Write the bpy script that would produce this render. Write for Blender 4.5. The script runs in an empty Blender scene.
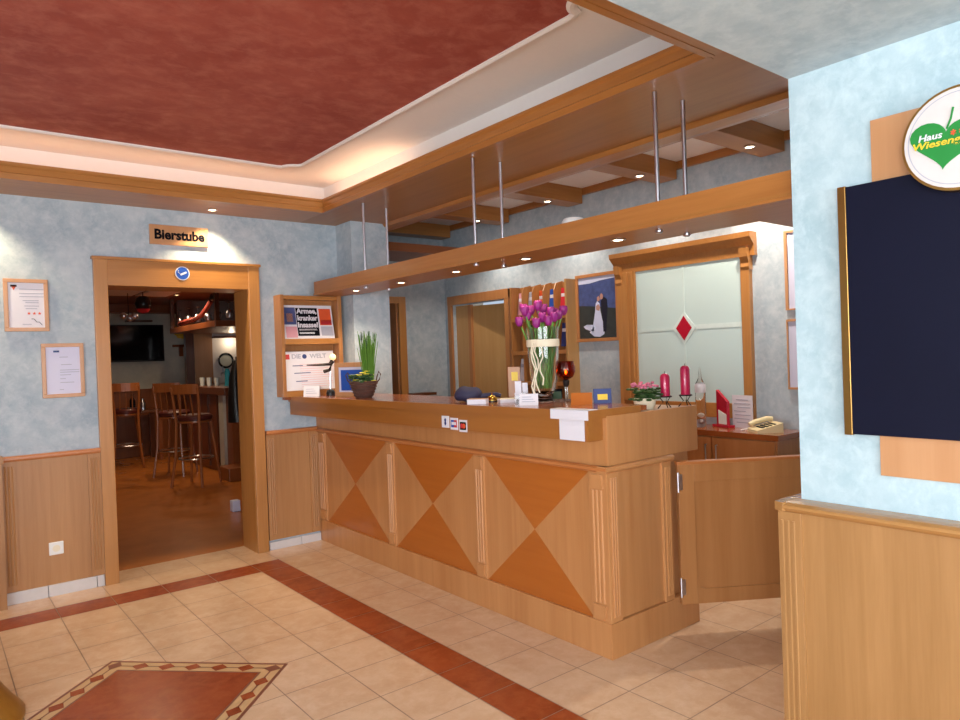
import bpy, bmesh, math, random
from mathutils import Vector, Matrix
random.seed(7)
R = math.radians
C = bpy.context.scene.collection
PI = math.pi

# ------------------------------------------------------------------ materials
def lin(c):
    out = []
    for v in c[:3]:
        v = v / 255.0
        out.append(v / 12.92 if v <= 0.04045 else ((v + 0.055) / 1.055) ** 2.4)
    return (out[0], out[1], out[2], 1.0)

def base(name):
    m = bpy.data.materials.new(name); m.use_nodes = True
    nt = m.node_tree; b = nt.nodes['Principled BSDF']
    return m, nt, b

def plain(name, col, rough=0.5, metal=0.0, emit=None, strength=0.0, var=0.06, scale=30, coat=0.0):
    m, nt, b = base(name)
    c = lin(col)
    n = nt.nodes.new('ShaderNodeTexNoise'); n.inputs['Scale'].default_value = scale
    n.inputs['Detail'].default_value = 3
    tc = nt.nodes.new('ShaderNodeTexCoord'); nt.links.new(tc.outputs['Object'], n.inputs['Vector'])
    mx = nt.nodes.new('ShaderNodeMix'); mx.data_type = 'RGBA'
    mx.inputs[6].default_value = tuple(min(1, v * (1 + var)) for v in c[:3]) + (1,)
    mx.inputs[7].default_value = tuple(v * (1 - var) for v in c[:3]) + (1,)
    nt.links.new(n.outputs[0], mx.inputs[0]); nt.links.new(mx.outputs[2], b.inputs['Base Color'])
    b.inputs['Roughness'].default_value = rough; b.inputs['Metallic'].default_value = metal
    b.inputs['Coat Weight'].default_value = coat
    if emit:
        b.inputs['Emission Color'].default_value = lin(emit)
        b.inputs['Emission Strength'].default_value = strength
    return m

def wood(name, c1, c2, axis='z', rough=0.35, scale=1.0, coat=0.15, contrast=(0.3, 0.7), spec=0.5):
    m, nt, b = base(name); L = nt.links
    tc = nt.nodes.new('ShaderNodeTexCoord'); mp = nt.nodes.new('ShaderNodeMapping')
    s = [26 * scale] * 3; s['xyz'.index(axis)] = 1.3 * scale
    mp.inputs['Scale'].default_value = s
    L.new(tc.outputs['Object'], mp.inputs['Vector'])
    n = nt.nodes.new('ShaderNodeTexNoise'); n.inputs['Scale'].default_value = 1.6; n.inputs['Detail'].default_value = 6
    n.inputs['Roughness'].default_value = 0.62; n.inputs['Distortion'].default_value = 0.35
    L.new(mp.outputs[0], n.inputs['Vector'])
    mp2 = nt.nodes.new('ShaderNodeMapping')
    s2 = [5.0] * 3; s2['xyz'.index(axis)] = 0.5
    mp2.inputs['Scale'].default_value = s2
    L.new(tc.outputs['Object'], mp2.inputs['Vector'])
    n2 = nt.nodes.new('ShaderNodeTexNoise'); n2.inputs['Scale'].default_value = 1.0; n2.inputs['Detail'].default_value = 2
    L.new(mp2.outputs[0], n2.inputs['Vector'])
    ad = nt.nodes.new('ShaderNodeMath'); ad.operation = 'MULTIPLY_ADD'; ad.inputs[1].default_value = 0.6
    sc = nt.nodes.new('ShaderNodeMath'); sc.operation = 'MULTIPLY'; sc.inputs[1].default_value = 0.4
    L.new(n2.outputs[0], sc.inputs[0]); L.new(n.outputs[0], ad.inputs[0]); L.new(sc.outputs[0], ad.inputs[2])
    r = nt.nodes.new('ShaderNodeValToRGB')
    def dk(c): v = lin(c); return (v[0] * .77, v[1] * .74, v[2] * .72, 1)
    r.color_ramp.elements[0].position = contrast[0]; r.color_ramp.elements[0].color = dk(c1)
    r.color_ramp.elements[1].position = contrast[1]; r.color_ramp.elements[1].color = dk(c2)
    L.new(ad.outputs[0], r.inputs[0]); L.new(r.outputs[0], b.inputs['Base Color'])
    b.inputs['Roughness'].default_value = rough; b.inputs['Coat Weight'].default_value = coat
    b.inputs['Coat Roughness'].default_value = 0.25
    b.inputs['Specular IOR Level'].default_value = spec
    return m

def sponge(name, c1, c2, c3, scale=1.6, rough=0.75, stretch=(1, 1, 1), lo=0.36, hi=0.64):
    m, nt, b = base(name); L = nt.links
    tc = nt.nodes.new('ShaderNodeTexCoord'); mp = nt.nodes.new('ShaderNodeMapping')
    mp.inputs['Scale'].default_value = stretch
    L.new(tc.outputs['Object'], mp.inputs['Vector'])
    n1 = nt.nodes.new('ShaderNodeTexNoise'); n1.inputs['Scale'].default_value = scale; n1.inputs['Detail'].default_value = 7
    n1.inputs['Roughness'].default_value = 0.72; n1.inputs['Distortion'].default_value = 0.25
    n2 = nt.nodes.new('ShaderNodeTexNoise'); n2.inputs['Scale'].default_value = scale * 4.5; n2.inputs['Detail'].default_value = 6
    n2.inputs['Roughness'].default_value = 0.7; n2.inputs['Distortion'].default_value = 0.3
    L.new(mp.outputs[0], n1.inputs['Vector']); L.new(mp.outputs[0], n2.inputs['Vector'])
    r = nt.nodes.new('ShaderNodeValToRGB')
    r.color_ramp.elements[0].position = lo; r.color_ramp.elements[0].color = lin(c1)
    r.color_ramp.elements[1].position = hi; r.color_ramp.elements[1].color = lin(c2)
    L.new(n1.outputs[0], r.inputs[0])
    r2 = nt.nodes.new('ShaderNodeValToRGB')
    r2.color_ramp.elements[0].position = 0.45; r2.color_ramp.elements[0].color = (0, 0, 0, 1)
    r2.color_ramp.elements[1].position = 0.75; r2.color_ramp.elements[1].color = (1, 1, 1, 1)
    L.new(n2.outputs[0], r2.inputs[0])
    mx = nt.nodes.new('ShaderNodeMix'); mx.data_type = 'RGBA'
    mm = nt.nodes.new('ShaderNodeMath'); mm.operation = 'MULTIPLY'; mm.inputs[1].default_value = 0.75
    L.new(r2.outputs[0], mm.inputs[0]); L.new(mm.outputs[0], mx.inputs[0])
    L.new(r.outputs[0], mx.inputs[6]); mx.inputs[7].default_value = lin(c3)
    L.new(mx.outputs[2], b.inputs['Base Color']); b.inputs['Roughness'].default_value = rough
    bp = nt.nodes.new('ShaderNodeBump'); bp.inputs['Strength'].default_value = 0.08; bp.inputs['Distance'].default_value = 0.01
    L.new(n2.outputs[0], bp.inputs['Height']); L.new(bp.outputs[0], b.inputs['Normal'])
    return m

def glass(name, col=(255, 255, 255), rough=0.0, ior=1.45):
    m, nt, b = base(name)
    b.inputs['Base Color'].default_value = lin(col); b.inputs['Transmission Weight'].default_value = 1.0
    b.inputs['Roughness'].default_value = rough; b.inputs['IOR'].default_value = ior
    return m

M = {}
M['wall'] = sponge('blue_grey_sponged_plaster', (154, 169, 181), (182, 192, 199), (198, 204, 208), 4.0, lo=0.38, hi=0.66)
M['wallpier'] = sponge('pale_blue_sponged_plaster', (158, 184, 194), (180, 201, 209), (198, 216, 222), 4.0, lo=0.38, hi=0.66)
M['ceilblue'] = sponge('blue_grey_sponged_ceiling', (160, 178, 188), (182, 198, 204), (198, 210, 214), 4.0, lo=0.38, hi=0.66)
M['red'] = sponge('red_sponged_plaster', (146, 62, 50), (172, 88, 72), (188, 114, 98), 1.7, 0.7, (1.0, 1.25, 1), 0.36, 0.72)
M['white'] = plain('white_ceiling_paint', (232, 226, 222), 0.7, var=0.02)
M['whitepanel'] = plain('off_white_coffer_paint', (238, 234, 234), 0.75, var=0.05, scale=12)
M['woodx'] = wood('oak_grain_x', (176, 118, 56), (204, 144, 80), 'x')
M['woody'] = wood('oak_grain_y', (168, 106, 48), (198, 134, 70), 'y')
M['woodz'] = wood('oak_grain_z', (178, 124, 68), (206, 152, 94), 'z')
M['soffit'] = wood('oak_soffit_board', (170, 112, 50), (192, 132, 66), 'y', 0.42, 0.8)
M['casing'] = wood('door_casing_wood', (184, 124, 62), (208, 148, 84), 'z')
M['casingx'] = wood('door_header_wood', (180, 120, 58), (204, 142, 76), 'x')
M['wains'] = wood('wainscot_veneer', (178, 124, 72), (204, 150, 96), 'z', 0.5, 0.8)
M['light'] = wood('light_beech_veneer', (196, 134, 80), (216, 156, 100), 'z', 0.3, 0.45, contrast=(0.35, 0.65))
M['lightedge'] = wood('light_beech_edge', (202, 140, 86), (220, 160, 104), 'z', 0.3, 0.5)
M['dark'] = wood('orange_cherry_veneer', (184, 100, 34), (200, 116, 44), 'y', 0.3, 0.6)
M['apron'] = wood('counter_apron_wood', (164, 102, 42), (180, 116, 52), 'y', 0.3, 0.6)
M['topwood'] = wood('countertop_wood', (150, 76, 34), (176, 96, 46), 'y', 0.18, 0.6, 0.6)
M['ledge'] = wood('ledge_wood', (198, 122, 66), (214, 140, 82), 'y', 0.3)
M['gate'] = wood('gate_veneer', (182, 122, 70), (204, 146, 92), 'z', 0.35, 0.5)
M['pierw'] = wood('pier_wainscot_veneer', (166, 120, 68), (192, 144, 90), 'z', 0.4, 1.0, 0.3)
M['piercap'] = wood('pier_cap_wood', (180, 130, 74), (206, 156, 96), 'y', 0.22, 1.0, 0.5)
M['board'] = wood('sign_board_wood', (202, 146, 98), (220, 168, 122), 'z', 0.35, 0.5)
M['sideb'] = wood('sideboard_veneer', (186, 122, 70), (208, 148, 94), 'z', 0.3, 0.6)
M['rackw'] = wood('rack_wood', (172, 112, 60), (198, 138, 80), 'z', 0.4)
M['doorl'] = wood('door_leaf_veneer', (196, 150, 92), (214, 170, 112), 'z', 0.4, 0.6)
M['darkwood'] = wood('dark_brown_wood', (92, 50, 26), (120, 66, 34), 'z', 0.3)
M['pubwood'] = wood('taproom_wood', (134, 72, 34), (166, 96, 48), 'z', 0.35)
M['pubceil'] = wood('taproom_ceiling_wood', (134, 76, 38), (160, 96, 52), 'x', 0.4)
M['pubfloor'] = plain('taproom_orange_floor', (176, 104, 44), 0.25, var=0.25, scale=5)
M['pubwall'] = sponge('taproom_plaster', (186, 188, 178), (204, 204, 192), (210, 208, 196))
M['stoolw'] = wood('stool_wood', (150, 86, 42), (184, 112, 60), 'z', 0.3)
M['seatred'] = plain('dark_red_leather', (78, 30, 26), 0.4)
M['tile'] = sponge('beige_floor_tile', (208, 170, 136), (220, 186, 154), (228, 198, 168), 2.4, 0.22)
M['grout'] = plain('grey_brown_grout', (150, 122, 100), 0.8)
M['redtile'] = sponge('russet_floor_tile', (136, 56, 26), (160, 74, 38), (172, 90, 50), 3.5, 0.25)
M['brownline'] = plain('medallion_brown_tile', (128, 70, 50), 0.35)
M['beige'] = plain('medallion_beige_tile', (204, 166, 120), 0.35, var=0.15, scale=14)
M['skirt'] = plain('white_skirting_tile', (206, 200, 198), 0.3)
M['paper'] = plain('white_paper', (218, 214, 222), 0.6, var=0.02)
M['paper2'] = plain('lilac_white_paper', (206, 204, 226), 0.5, var=0.02)
M['ink'] = plain('dark_ink', (20, 20, 26), 0.6)
b_ = M['ink'].node_tree.nodes['Principled BSDF']; b_.inputs['Specular IOR Level'].default_value = 0.05; b_.inputs['Roughness'].default_value = 0.95
M['greyink'] = plain('grey_ink', (166, 166, 182), 0.6)
M['steel'] = plain('brushed_steel', (205, 205, 215), 0.28, 1.0, var=0.03)
M['gold'] = plain('gold_metal', (176, 134, 74), 0.3, 1.0)
M['brass'] = plain('brass', (220, 180, 90), 0.2, 1.0)
M['black'] = plain('black_plastic', (18, 18, 22), 0.35)
M['chalk'] = plain('dark_blue_chalkboard', (14, 16, 36), 0.6, var=0.15, scale=4)
M['plast'] = plain('white_plastic', (232, 230, 226), 0.35, var=0.02)
M['cream'] = plain('cream_plastic', (224, 204, 158), 0.4, var=0.02)
M['navy'] = plain('navy_cloth', (44, 42, 70), 0.7)
M['blue'] = plain('blue_print', (30, 78, 170), 0.4)
M['bluedark'] = plain('dark_blue_plastic', (30, 50, 112), 0.4)
M['yellow'] = plain('yellow_print', (226, 190, 44), 0.45)
M['green'] = plain('leaf_green_print', (24, 128, 50), 0.4)
M['stem'] = plain('plant_green', (92, 136, 48), 0.5, var=0.25)
M['leafdark'] = plain('dark_leaf', (44, 76, 34), 0.5, var=0.3)
M['purple'] = plain('magenta_petal', (140, 28, 116), 0.5, var=0.3, scale=60)
M['pink'] = plain('pink_petal', (206, 112, 140), 0.6, var=0.2)
M['yflower'] = plain('yellow_petal', (222, 206, 70), 0.6, var=0.2)
M['candle'] = plain('raspberry_wax', (182, 22, 74), 0.3, var=0.05, coat=0.5)
M['iron'] = plain('dark_iron', (42, 34, 34), 0.5, 0.6)
M['wicker'] = plain('dark_wicker', (84, 54, 44), 0.7, var=0.4, scale=90)
M['ribbon'] = plain('cream_ribbon', (232, 220, 194), 0.7)
M['glass'] = glass('clear_glass')
M['amber'] = glass('amber_glass', (196, 78, 20), 0.05)
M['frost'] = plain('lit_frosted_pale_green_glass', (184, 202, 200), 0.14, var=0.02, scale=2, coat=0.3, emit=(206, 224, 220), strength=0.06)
M['frostline'] = plain('bright_cut_glass', (226, 232, 230), 0.2)
M['faintline'] = plain('faint_cut_glass', (194, 211, 208), 0.2)
M['midline'] = plain('pale_cut_glass', (204, 218, 215), 0.2)
M['crimson'] = plain('crimson_glass', (170, 16, 44), 0.2, coat=0.4)
M['skyp'] = plain('photo_pale_sky', (196, 200, 226), 0.4)
M['hillp'] = plain('photo_blue_hills', (66, 78, 126), 0.4, var=0.5, scale=28)
M['grassp'] = plain('photo_dark_meadow', (50, 54, 54), 0.4, var=0.4, scale=18)
M['dressp'] = plain('photo_white_dress', (196, 202, 230), 0.4)
M['suitp'] = plain('photo_dark_suit', (26, 26, 42), 0.4)
M['skinp'] = plain('photo_skin', (176, 130, 116), 0.4)
M['orange'] = plain('orange_print', (214, 84, 40), 0.5)
M['redprint'] = plain('red_print', (196, 40, 52), 0.5)
M['pinkprint'] = plain('rose_print', (214, 150, 160), 0.5)
M['redcloth'] = plain('red_cloth', (104, 26, 12), 0.8)
M['bulb'] = plain('lit_halogen', (255, 240, 210), 0.5, emit=(255, 226, 180), strength=14)
M['bulbdim'] = plain('lit_taproom_halogen', (255, 220, 170), 0.5, emit=(255, 210, 150), strength=7)
M['flame'] = plain('lit_flame', (255, 200, 120), 0.5, emit=(255, 190, 90), strength=14)
M['globe'] = plain('lit_lamp_globe', (255, 236, 190), 0.5, emit=(255, 220, 150), strength=0.7)
M['cove'] = plain('lit_cove_tube', (255, 200, 150), 0.5, emit=(255, 176, 110), strength=2.5)
M['ochre'] = wood('ochre_wood', (158, 108, 34), (178, 124, 44), 'z', 0.35)
M['cyan'] = plain('turquoise_enamel', (60, 170, 190), 0.2)
M['chalk'].node_tree.nodes['Principled BSDF'].inputs['Specular IOR Level'].default_value = 0.12
M['tvglass'] = plain('black_screen', (10, 11, 16), 0.12, var=0.0)
M['beads'] = plain('shiny_brown_pebbles', (120, 92, 84), 0.15, var=0.5, scale=120)

# ------------------------------------------------------------------ mesh helpers
def bx(bm, x0, x1, y0, y1, z0, z1, bev=0.0):
    vs = [bm.verts.new((x, y, z)) for x in (x0, x1) for y in (y0, y1) for z in (z0, z1)]
    f = [(0, 1, 3, 2), (4, 6, 7, 5), (0, 4, 5, 1), (2, 3, 7, 6), (0, 2, 6, 4), (1, 5, 7, 3)]
    fs = [bm.faces.new([vs[i] for i in q]) for q in f]
    if bev > 0:
        es = list({e for q in fs for e in q.edges})
        bmesh.ops.bevel(bm, geom=es, offset=bev, segments=2, affect='EDGES', profile=0.6)
    return bm

def box(x0, x1, y0, y1, z0, z1, bev=0.0):
    return bx(bmesh.new(), x0, x1, y0, y1, z0, z1, bev)

def prism(bm, pts, a0, a1, axis='z'):
    """polygon pts extruded between a0 and a1 along axis; pts are the other two coords in order"""
    def P(p, a):
        if axis == 'z': return (p[0], p[1], a)
        if axis == 'y': return (p[0], a, p[1])
        return (a, p[0], p[1])
    lo = [bm.verts.new(P(p, a0)) for p in pts]; hi = [bm.verts.new(P(p, a1)) for p in pts]
    n = len(pts)
    fs = [bm.faces.new(lo), bm.faces.new(hi[::-1])]
    for i in range(n):
        fs.append(bm.faces.new((lo[i], hi[i], hi[(i + 1) % n], lo[(i + 1) % n])))
    bmesh.ops.recalc_face_normals(bm, faces=bm.faces)
    return fs

def lathe(bm, prof, c=(0, 0, 0), seg=24, cap=True):
    rings = []
    for r, z in prof:
        rings.append([bm.verts.new((c[0] + r * math.cos(2 * PI * i / seg), c[1] + r * math.sin(2 * PI * i / seg), c[2] + z)) for i in range(seg)])
    for a, b in zip(rings, rings[1:]):
        for i in range(seg):
            bm.faces.new((a[i], a[(i + 1) % seg], b[(i + 1) % seg], b[i]))
    if cap:
        bm.faces.new(rings[0][::-1]); bm.faces.new(rings[-1])
    return bm

def tube(bm, pts, r, seg=8, r1=None):
    pts = [Vector(p) for p in pts]; rings = []
    n = len(pts)
    for k, p in enumerate(pts):
        d = (pts[min(k + 1, n - 1)] - pts[max(k - 1, 0)]).normalized()
        a = Vector((0, 0, 1)) if abs(d.z) < 0.9 else Vector((1, 0, 0))
        u = d.cross(a).normalized(); v = d.cross(u).normalized()
        rr = r if r1 is None else r + (r1 - r) * k / (n - 1)
        rings.append([bm.verts.new(p + u * rr * math.cos(2 * PI * i / seg) + v * rr * math.sin(2 * PI * i / seg)) for i in range(seg)])
    for a, b in zip(rings, rings[1:]):
        for i in range(seg):
            bm.faces.new((a[i], a[(i + 1) % seg], b[(i + 1) % seg], b[i]))
    bm.faces.new(rings[0][::-1]); bm.faces.new(rings[-1])
    bmesh.ops.recalc_face_normals(bm, faces=bm.faces)
    return bm

def ball(bm, c, r, sx=1, sy=1, sz=1, seg=14, rings=9):
    bmesh.ops.create_uvsphere(bm, u_segments=seg, v_segments=rings, radius=r,
                              matrix=Matrix.Translation(c) @ Matrix.Diagonal((sx, sy, sz, 1)))
    return bm

def obj(name, bm, mat, parent=None, smooth=False, off=None, mats=None):
    """link a bmesh as one object; world-coordinate meshes are shifted by off (the root's location)"""
    if off is not None:
        bmesh.ops.translate(bm, verts=bm.verts, vec=-Vector(off))
    bmesh.ops.recalc_face_normals(bm, faces=bm.faces)
    me = bpy.data.meshes.new(name); bm.to_mesh(me); bm.free()
    for mm in (mats or [mat]): me.materials.append(mm)
    if smooth:
        for p in me.polygons: p.use_smooth = True
        try: me.set_sharp_from_angle(angle=R(40))
        except Exception: pass
    o = bpy.data.objects.new(name, me); C.objects.link(o)
    if parent: o.parent = parent
    return o

def tag(o, label, cat, group=None, kind=None):
    o['label'] = label; o['category'] = cat
    if group: o['group'] = group
    if kind: o['kind'] = kind
    return o

def thing(name, label, cat, loc=(0, 0, 0), rotz=0, group=None):
    o = bpy.data.objects.new(name, None); C.objects.link(o); o.empty_display_size = 0.05
    o.location = loc; o.rotation_euler = (0, 0, rotz)
    return tag(o, label, cat, group)

def struct(name, bm, mat, label=None, cat=None, mats=None, smooth=False):
    o = obj(name, bm, mat, mats=mats, smooth=smooth); o['kind'] = 'structure'
    if label: o['label'] = label
    if cat: o['category'] = cat
    return o

def dup(root, loc, rotz=None, label=None):
    r = root.copy(); C.objects.link(r); r.location = loc
    if rotz is not None: r.rotation_euler = (0, 0, rotz)
    if label: r['label'] = label
    for ch in list(root.children):
        c = ch.copy(); C.objects.link(c); c.parent = r
        for g in list(ch.children):
            d = g.copy(); C.objects.link(d); d.parent = c
    return r

FACE_Y = Matrix.Rotation(R(90), 4, 'X')                                  # reads on a wall that faces -Y
FACE_X = Matrix.Rotation(R(-90), 4, 'Z') @ Matrix.Rotation(R(90), 4, 'X')  # reads on a wall that faces -X

def text(name, body, size, mat, origin, face, parent=None, off=(0, 0, 0), bold=0.0, shear=0.0, width=None, align='CENTER', depth=0.0012, tilt=0.0):
    cu = bpy.data.curves.new(name, 'FONT'); cu.body = body; cu.size = size
    cu.align_x = align; cu.align_y = 'CENTER'; cu.extrude = depth; cu.offset = bold; cu.shear = shear
    cu.resolution_u = 3
    t = bpy.data.objects.new(name, cu); C.objects.link(t)
    bpy.context.view_layer.update()
    dg = bpy.context.evaluated_depsgraph_get()
    me = bpy.data.meshes.new_from_object(t.evaluated_get(dg)); me.name = name
    bpy.data.objects.remove(t)
    if width:
        xs = [v.co.x for v in me.vertices]; w = max(xs) - min(xs)
        k = width / w
        me.transform(Matrix.Diagonal((k, 1, 1, 1)))
    me.transform(Matrix.Translation(Vector(origin) - Vector(off)) @ face @ Matrix.Rotation(tilt, 4, 'Z'))
    me.materials.clear(); me.materials.append(mat)
    o = bpy.data.objects.new(name, me); C.objects.link(o)
    if parent: o.parent = parent
    return o

# ------------------------------------------------------------------ floor
X0, X1 = -2.6, 4.5
def make_floor():
    bm = bmesh.new()
    def quad(x0, x1, y0, y1, z, mi, g=0.0022):
        x0 += g; x1 -= g; y0 += g; y1 -= g
        if x1 - x0 < 0.01 or y1 - y0 < 0.01: return
        f = bm.faces.new([bm.verts.new(p) for p in ((x0, y0, z), (x1, y0, z), (x1, y1, z), (x0, y1, z))]); f.material_index = mi
    # slab with the grout colour on top
    vs = [bm.verts.new(p) for p in ((-2.6, -3.2, -0.0015), (4.5, -3.2, -0.0015), (4.5, 6.2, -0.0015), (-2.6, 6.2, -0.0015))]
    f = bm.faces.new(vs); f.material_index = 1
    T = 0.305
    # columns left of the russet band
    xs_l = [1.81 - T * k for k in range(0, 16) if 1.81 - T * k > -2.7]
    xs_r = [2.02 + T * k for k in range(0, 10)]
    ys_n = [4.79 - T * k for k in range(0, 27)]
    ys_f = [5.01 + T * k for k in range(0, 5)]
    ys_r = [5.01 - T * k for k in range(0, 27)]
    for a, b_ in zip(xs_l[1:], xs_l):
        for c, d in zip(ys_n[1:], ys_n): quad(a, b_, c, d, 0, 0)
        for c, d in zip(ys_f, ys_f[1:]): quad(a, b_, c, min(d, 5.575), 0, 0) if c < 5.5 else None
    for a, b_ in zip(xs_r, xs_r[1:]):
        if a > 4.5: continue
        for c, d in zip(ys_r[1:], ys_r): quad(a, min(b_, 4.5), c, d, 0, 0)
        for c, d in zip(ys_f, ys_f[1:]):
            if a > 2.9 or c < 5.2: quad(a, min(b_, 4.5), c, min(d, 6.2), 0, 0)
    quad(1.81, 2.02, 5.01, 5.315, 0, 0); quad(1.81, 2.02, 5.315, 5.575, 0, 0)
    # russet band
    for k in range(14): quad(1.81 - 0.305 * (k + 1), 1.81 - 0.305 * k, 4.79, 5.01, 0, 2)
    quad(1.81, 2.02, 4.79, 5.01, 0, 2)
    for k in range(26): quad(1.81, 2.02, 4.79 - 0.305 * (k + 1), 4.79 - 0.305 * k, 0, 2)
    # diamond medallion
    cx, cy, H = 0.69, 3.25, 0.65
    def poly(pts, z, mi):
        f = bm.faces.new([bm.verts.new((p[0], p[1], z)) for p in pts]); f.material_index = mi
    def dia(h, z, mi): poly([(cx, cy - h), (cx + h, cy), (cx, cy + h), (cx - h, cy)], z, mi)
    dia(H, 0.0008, 3); dia(H - 0.022, 0.0014, 4); dia(H - 0.135, 0.002, 3); dia(H - 0.15, 0.0026, 2)
    hm = H - 0.078
    corners = [Vector((cx, cy - hm)), Vector((cx + hm, cy)), Vector((cx, cy + hm)), Vector((cx - hm, cy))]
    for s in range(4):
        a, b_ = corners[s], corners[(s + 1) % 4]; u = (b_ - a).normalized(); n = Vector((-u.y, u.x)); Ls = (b_ - a).length
        K = 6
        for k in range(K + 1):
            p = a + u * (Ls * k / K)
            if k < K:
                w = 0.036
                poly([p - u * 0.045, p + n * w, p + u * 0.045, p - n * w], 0.002, 2 if k else 3)
                q = a + u * (Ls * (k + 0.5) / K)
                poly([q - u * 0.035 - n * 0.004, q + u * 0.035 - n * 0.004, q + u * 0.035 + n * 0.004, q - u * 0.035 + n * 0.004], 0.002, 3)
    return struct('floor', bm, None, 'beige tiled foyer floor with a russet tile band and diamond medallion', 'floor',
                  mats=[M['tile'], M['grout'], M['redtile'], M['brownline'], M['beige']])
make_floor()
b = box(-1.0, 5.2, 5.575, 12.6, -0.12, 0.0)
struct('floor_taproom', b, M['pubfloor'], 'glossy orange brown floor of the taproom beyond the door', 'floor')

# ------------------------------------------------------------------ walls
def cut_wall_y(y0, y1, x0, x1, z0, z1, holes):
    """wall slab between y0,y1 with rectangular holes (hx0,hx1,hz0,hz1)"""
    bm = bmesh.new(); xs = x0
    for hx0, hx1, hz0, hz1 in sorted(holes):
        bx(bm, xs, hx0, y0, y1, z0, z1)
        if hz0 > z0: bx(bm, hx0, hx1, y0, y1, z0, hz0)
        if hz1 < z1: bx(bm, hx0, hx1, y0, y1, hz1, z1)
        xs = hx1
    bx(bm, xs, x1, y0, y1, z0, z1)
    return bm
def cut_wall_x(x0, x1, y0, y1, z0, z1, holes):
    bm = bmesh.new(); ys = y0
    for h0, h1, hz0, hz1 in sorted(holes):
        bx(bm, x0, x1, ys, h0, z0, z1)
        if hz0 > z0: bx(bm, x0, x1, h0, h1, z0, hz0)
        if hz1 < z1: bx(bm, x0, x1, h0, h1, hz1, z1)
        ys = h1
    bx(bm, x0, x1, ys, y1, z0, z1)
    return bm

struct('wall_far', cut_wall_y(5.3, 5.575, -2.6, 2.74, 0, 2.9, [(0.99, 1.975, 0, 2.04)]), M['wall'],
       'blue grey sponged wall around the taproom doorway', 'wall')
bm = box(2.74, 3.08, 5.04, 6.2, 0, 2.6)
struct('wall_pilaster', bm, M['wall'], 'blue grey wall pilaster at the far end of the counter', 'wall')
struct('wall_recess', cut_wall_y(6.2, 6.4, 3.08, 4.7, 0, 3.0, [(3.2, 3.88, 0, 2.04)]), M['wall'],
       'blue grey wall closing the passage behind the counter', 'wall')
struct('wall_right', cut_wall_x(4.5, 4.7, 1.22, 6.2, 0, 3.0, [(5.18, 6.06, 0, 2.02)]), M['wall'],
       'blue grey sponged wall behind the reception counter', 'wall')
struct('wall_pier', box(2.41, 4.7, -3.2, 1.22, 0, 2.9), M['wallpier'],
       'pale blue sponged wall with the chalkboard', 'wall')
struct('wall_left', cut_wall_x(-2.8, -2.6, -3.2, 5.575, 0, 2.9, [(-2.2, 1.3, 0.7, 2.3)]), M['wall'], 'blue grey left wall with an added window opening', 'wall')  # out of view; opening added so fill daylight reaches the pier
struct('wall_rear', cut_wall_y(-3.4, -3.2, -2.8, 2.41, 0, 2.9, [(-2.0, 1.8, 0.5, 2.3)]), M['wall'], 'blue grey rear wall with an added wide window opening', 'wall')  # out of view; opening added for the rear daylight fill
# taproom shell
struct('wall_taproom_far', box(-1.0, 5.2, 12.5, 12.7, 0, 3.0), M['pubwall'], 'dim grey plaster wall of the taproom', 'wall')
struct('wall_taproom_left', box(-1.2, -1.0, 5.575, 12.5, 0, 3.0), M['pubwall'])
struct('wall_taproom_right', box(5.0, 5.2, 6.4, 12.5, 0, 3.0), M['pubwall'])
bm = bmesh.new(); bx(bm, -1.0, 5.2, 12.44, 12.5, 0, 1.06); bx(bm, -1.0, 5.2, 12.42, 12.5, 1.06, 1.1)
struct('trim_9', bm, M['pubwood'], 'brown wooden wainscot on the taproom wall', 'wainscot')
bm = bmesh.new()
bx(bm, -1.0, 5.2, 5.575, 12.5, 2.47, 2.55)
struct('ceiling_taproom', bm, M['pubceil'], 'wooden ceiling of the taproom', 'ceiling')
for k, (xx0, xx1, yy0, yy1) in enumerate([(1.5, 2.35, 8.6, 10.1), (2.75, 3.3, 10.3, 11.2), (0.2, 1.2, 8.6, 10.0)]):
    pass
bm = bmesh.new()
for (xx0, xx1, yy0, yy1) in [(1.75, 2.3, 9.3, 10.6), (2.35, 2.75, 9.6, 10.6)]:
    bx(bm, xx0, xx1, yy0, yy1, 2.455, 2.475)
struct('trim_10', bm, M['whitepanel'], 'white plaster fields in the taproom ceiling', 'ceiling panel')
bm = bmesh.new(); bx(bm, -1.0, 5.2, 12.2, 12.5, 2.34, 2.47)
struct('trim_11', bm, M['pubceil'], 'wooden crown box above the taproom television', 'trim')

# ------------------------------------------------------------------ ceilings
# lower blue ceiling at the front
struct('ceiling_front', box(-2.6, 2.41, -3.2, 1.22, 2.40, 2.9), M['ceilblue'], 'lower blue grey sponged ceiling at the front', 'ceiling')
# wood soffit (frame round the tray)
bm = bmesh.new()
bx(bm, -2.6, 2.42, 4.87, 5.3, 2.59, 2.615)
struct('trim_1', bm, M['woodx'], 'wooden ceiling soffit along the taproom wall', 'soffit')
bm = bmesh.new()
bx(bm, 2.42, 3.12, 1.22, 5.3, 2.59, 2.615)
bx(bm, 2.42, 3.12, 5.3, 5.3 + 0.001, 2.59, 2.6)
struct('trim_2', bm, M['soffit'], 'wide wooden ceiling soffit above the counter', 'soffit')
bm = bmesh.new(); bx(bm, -2.6, 2.42, 1.22, 1.53, 2.59, 2.615)
struct('trim_3', bm, M['woodx'], 'wooden ceiling soffit beside the blue front ceiling', 'soffit')
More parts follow.
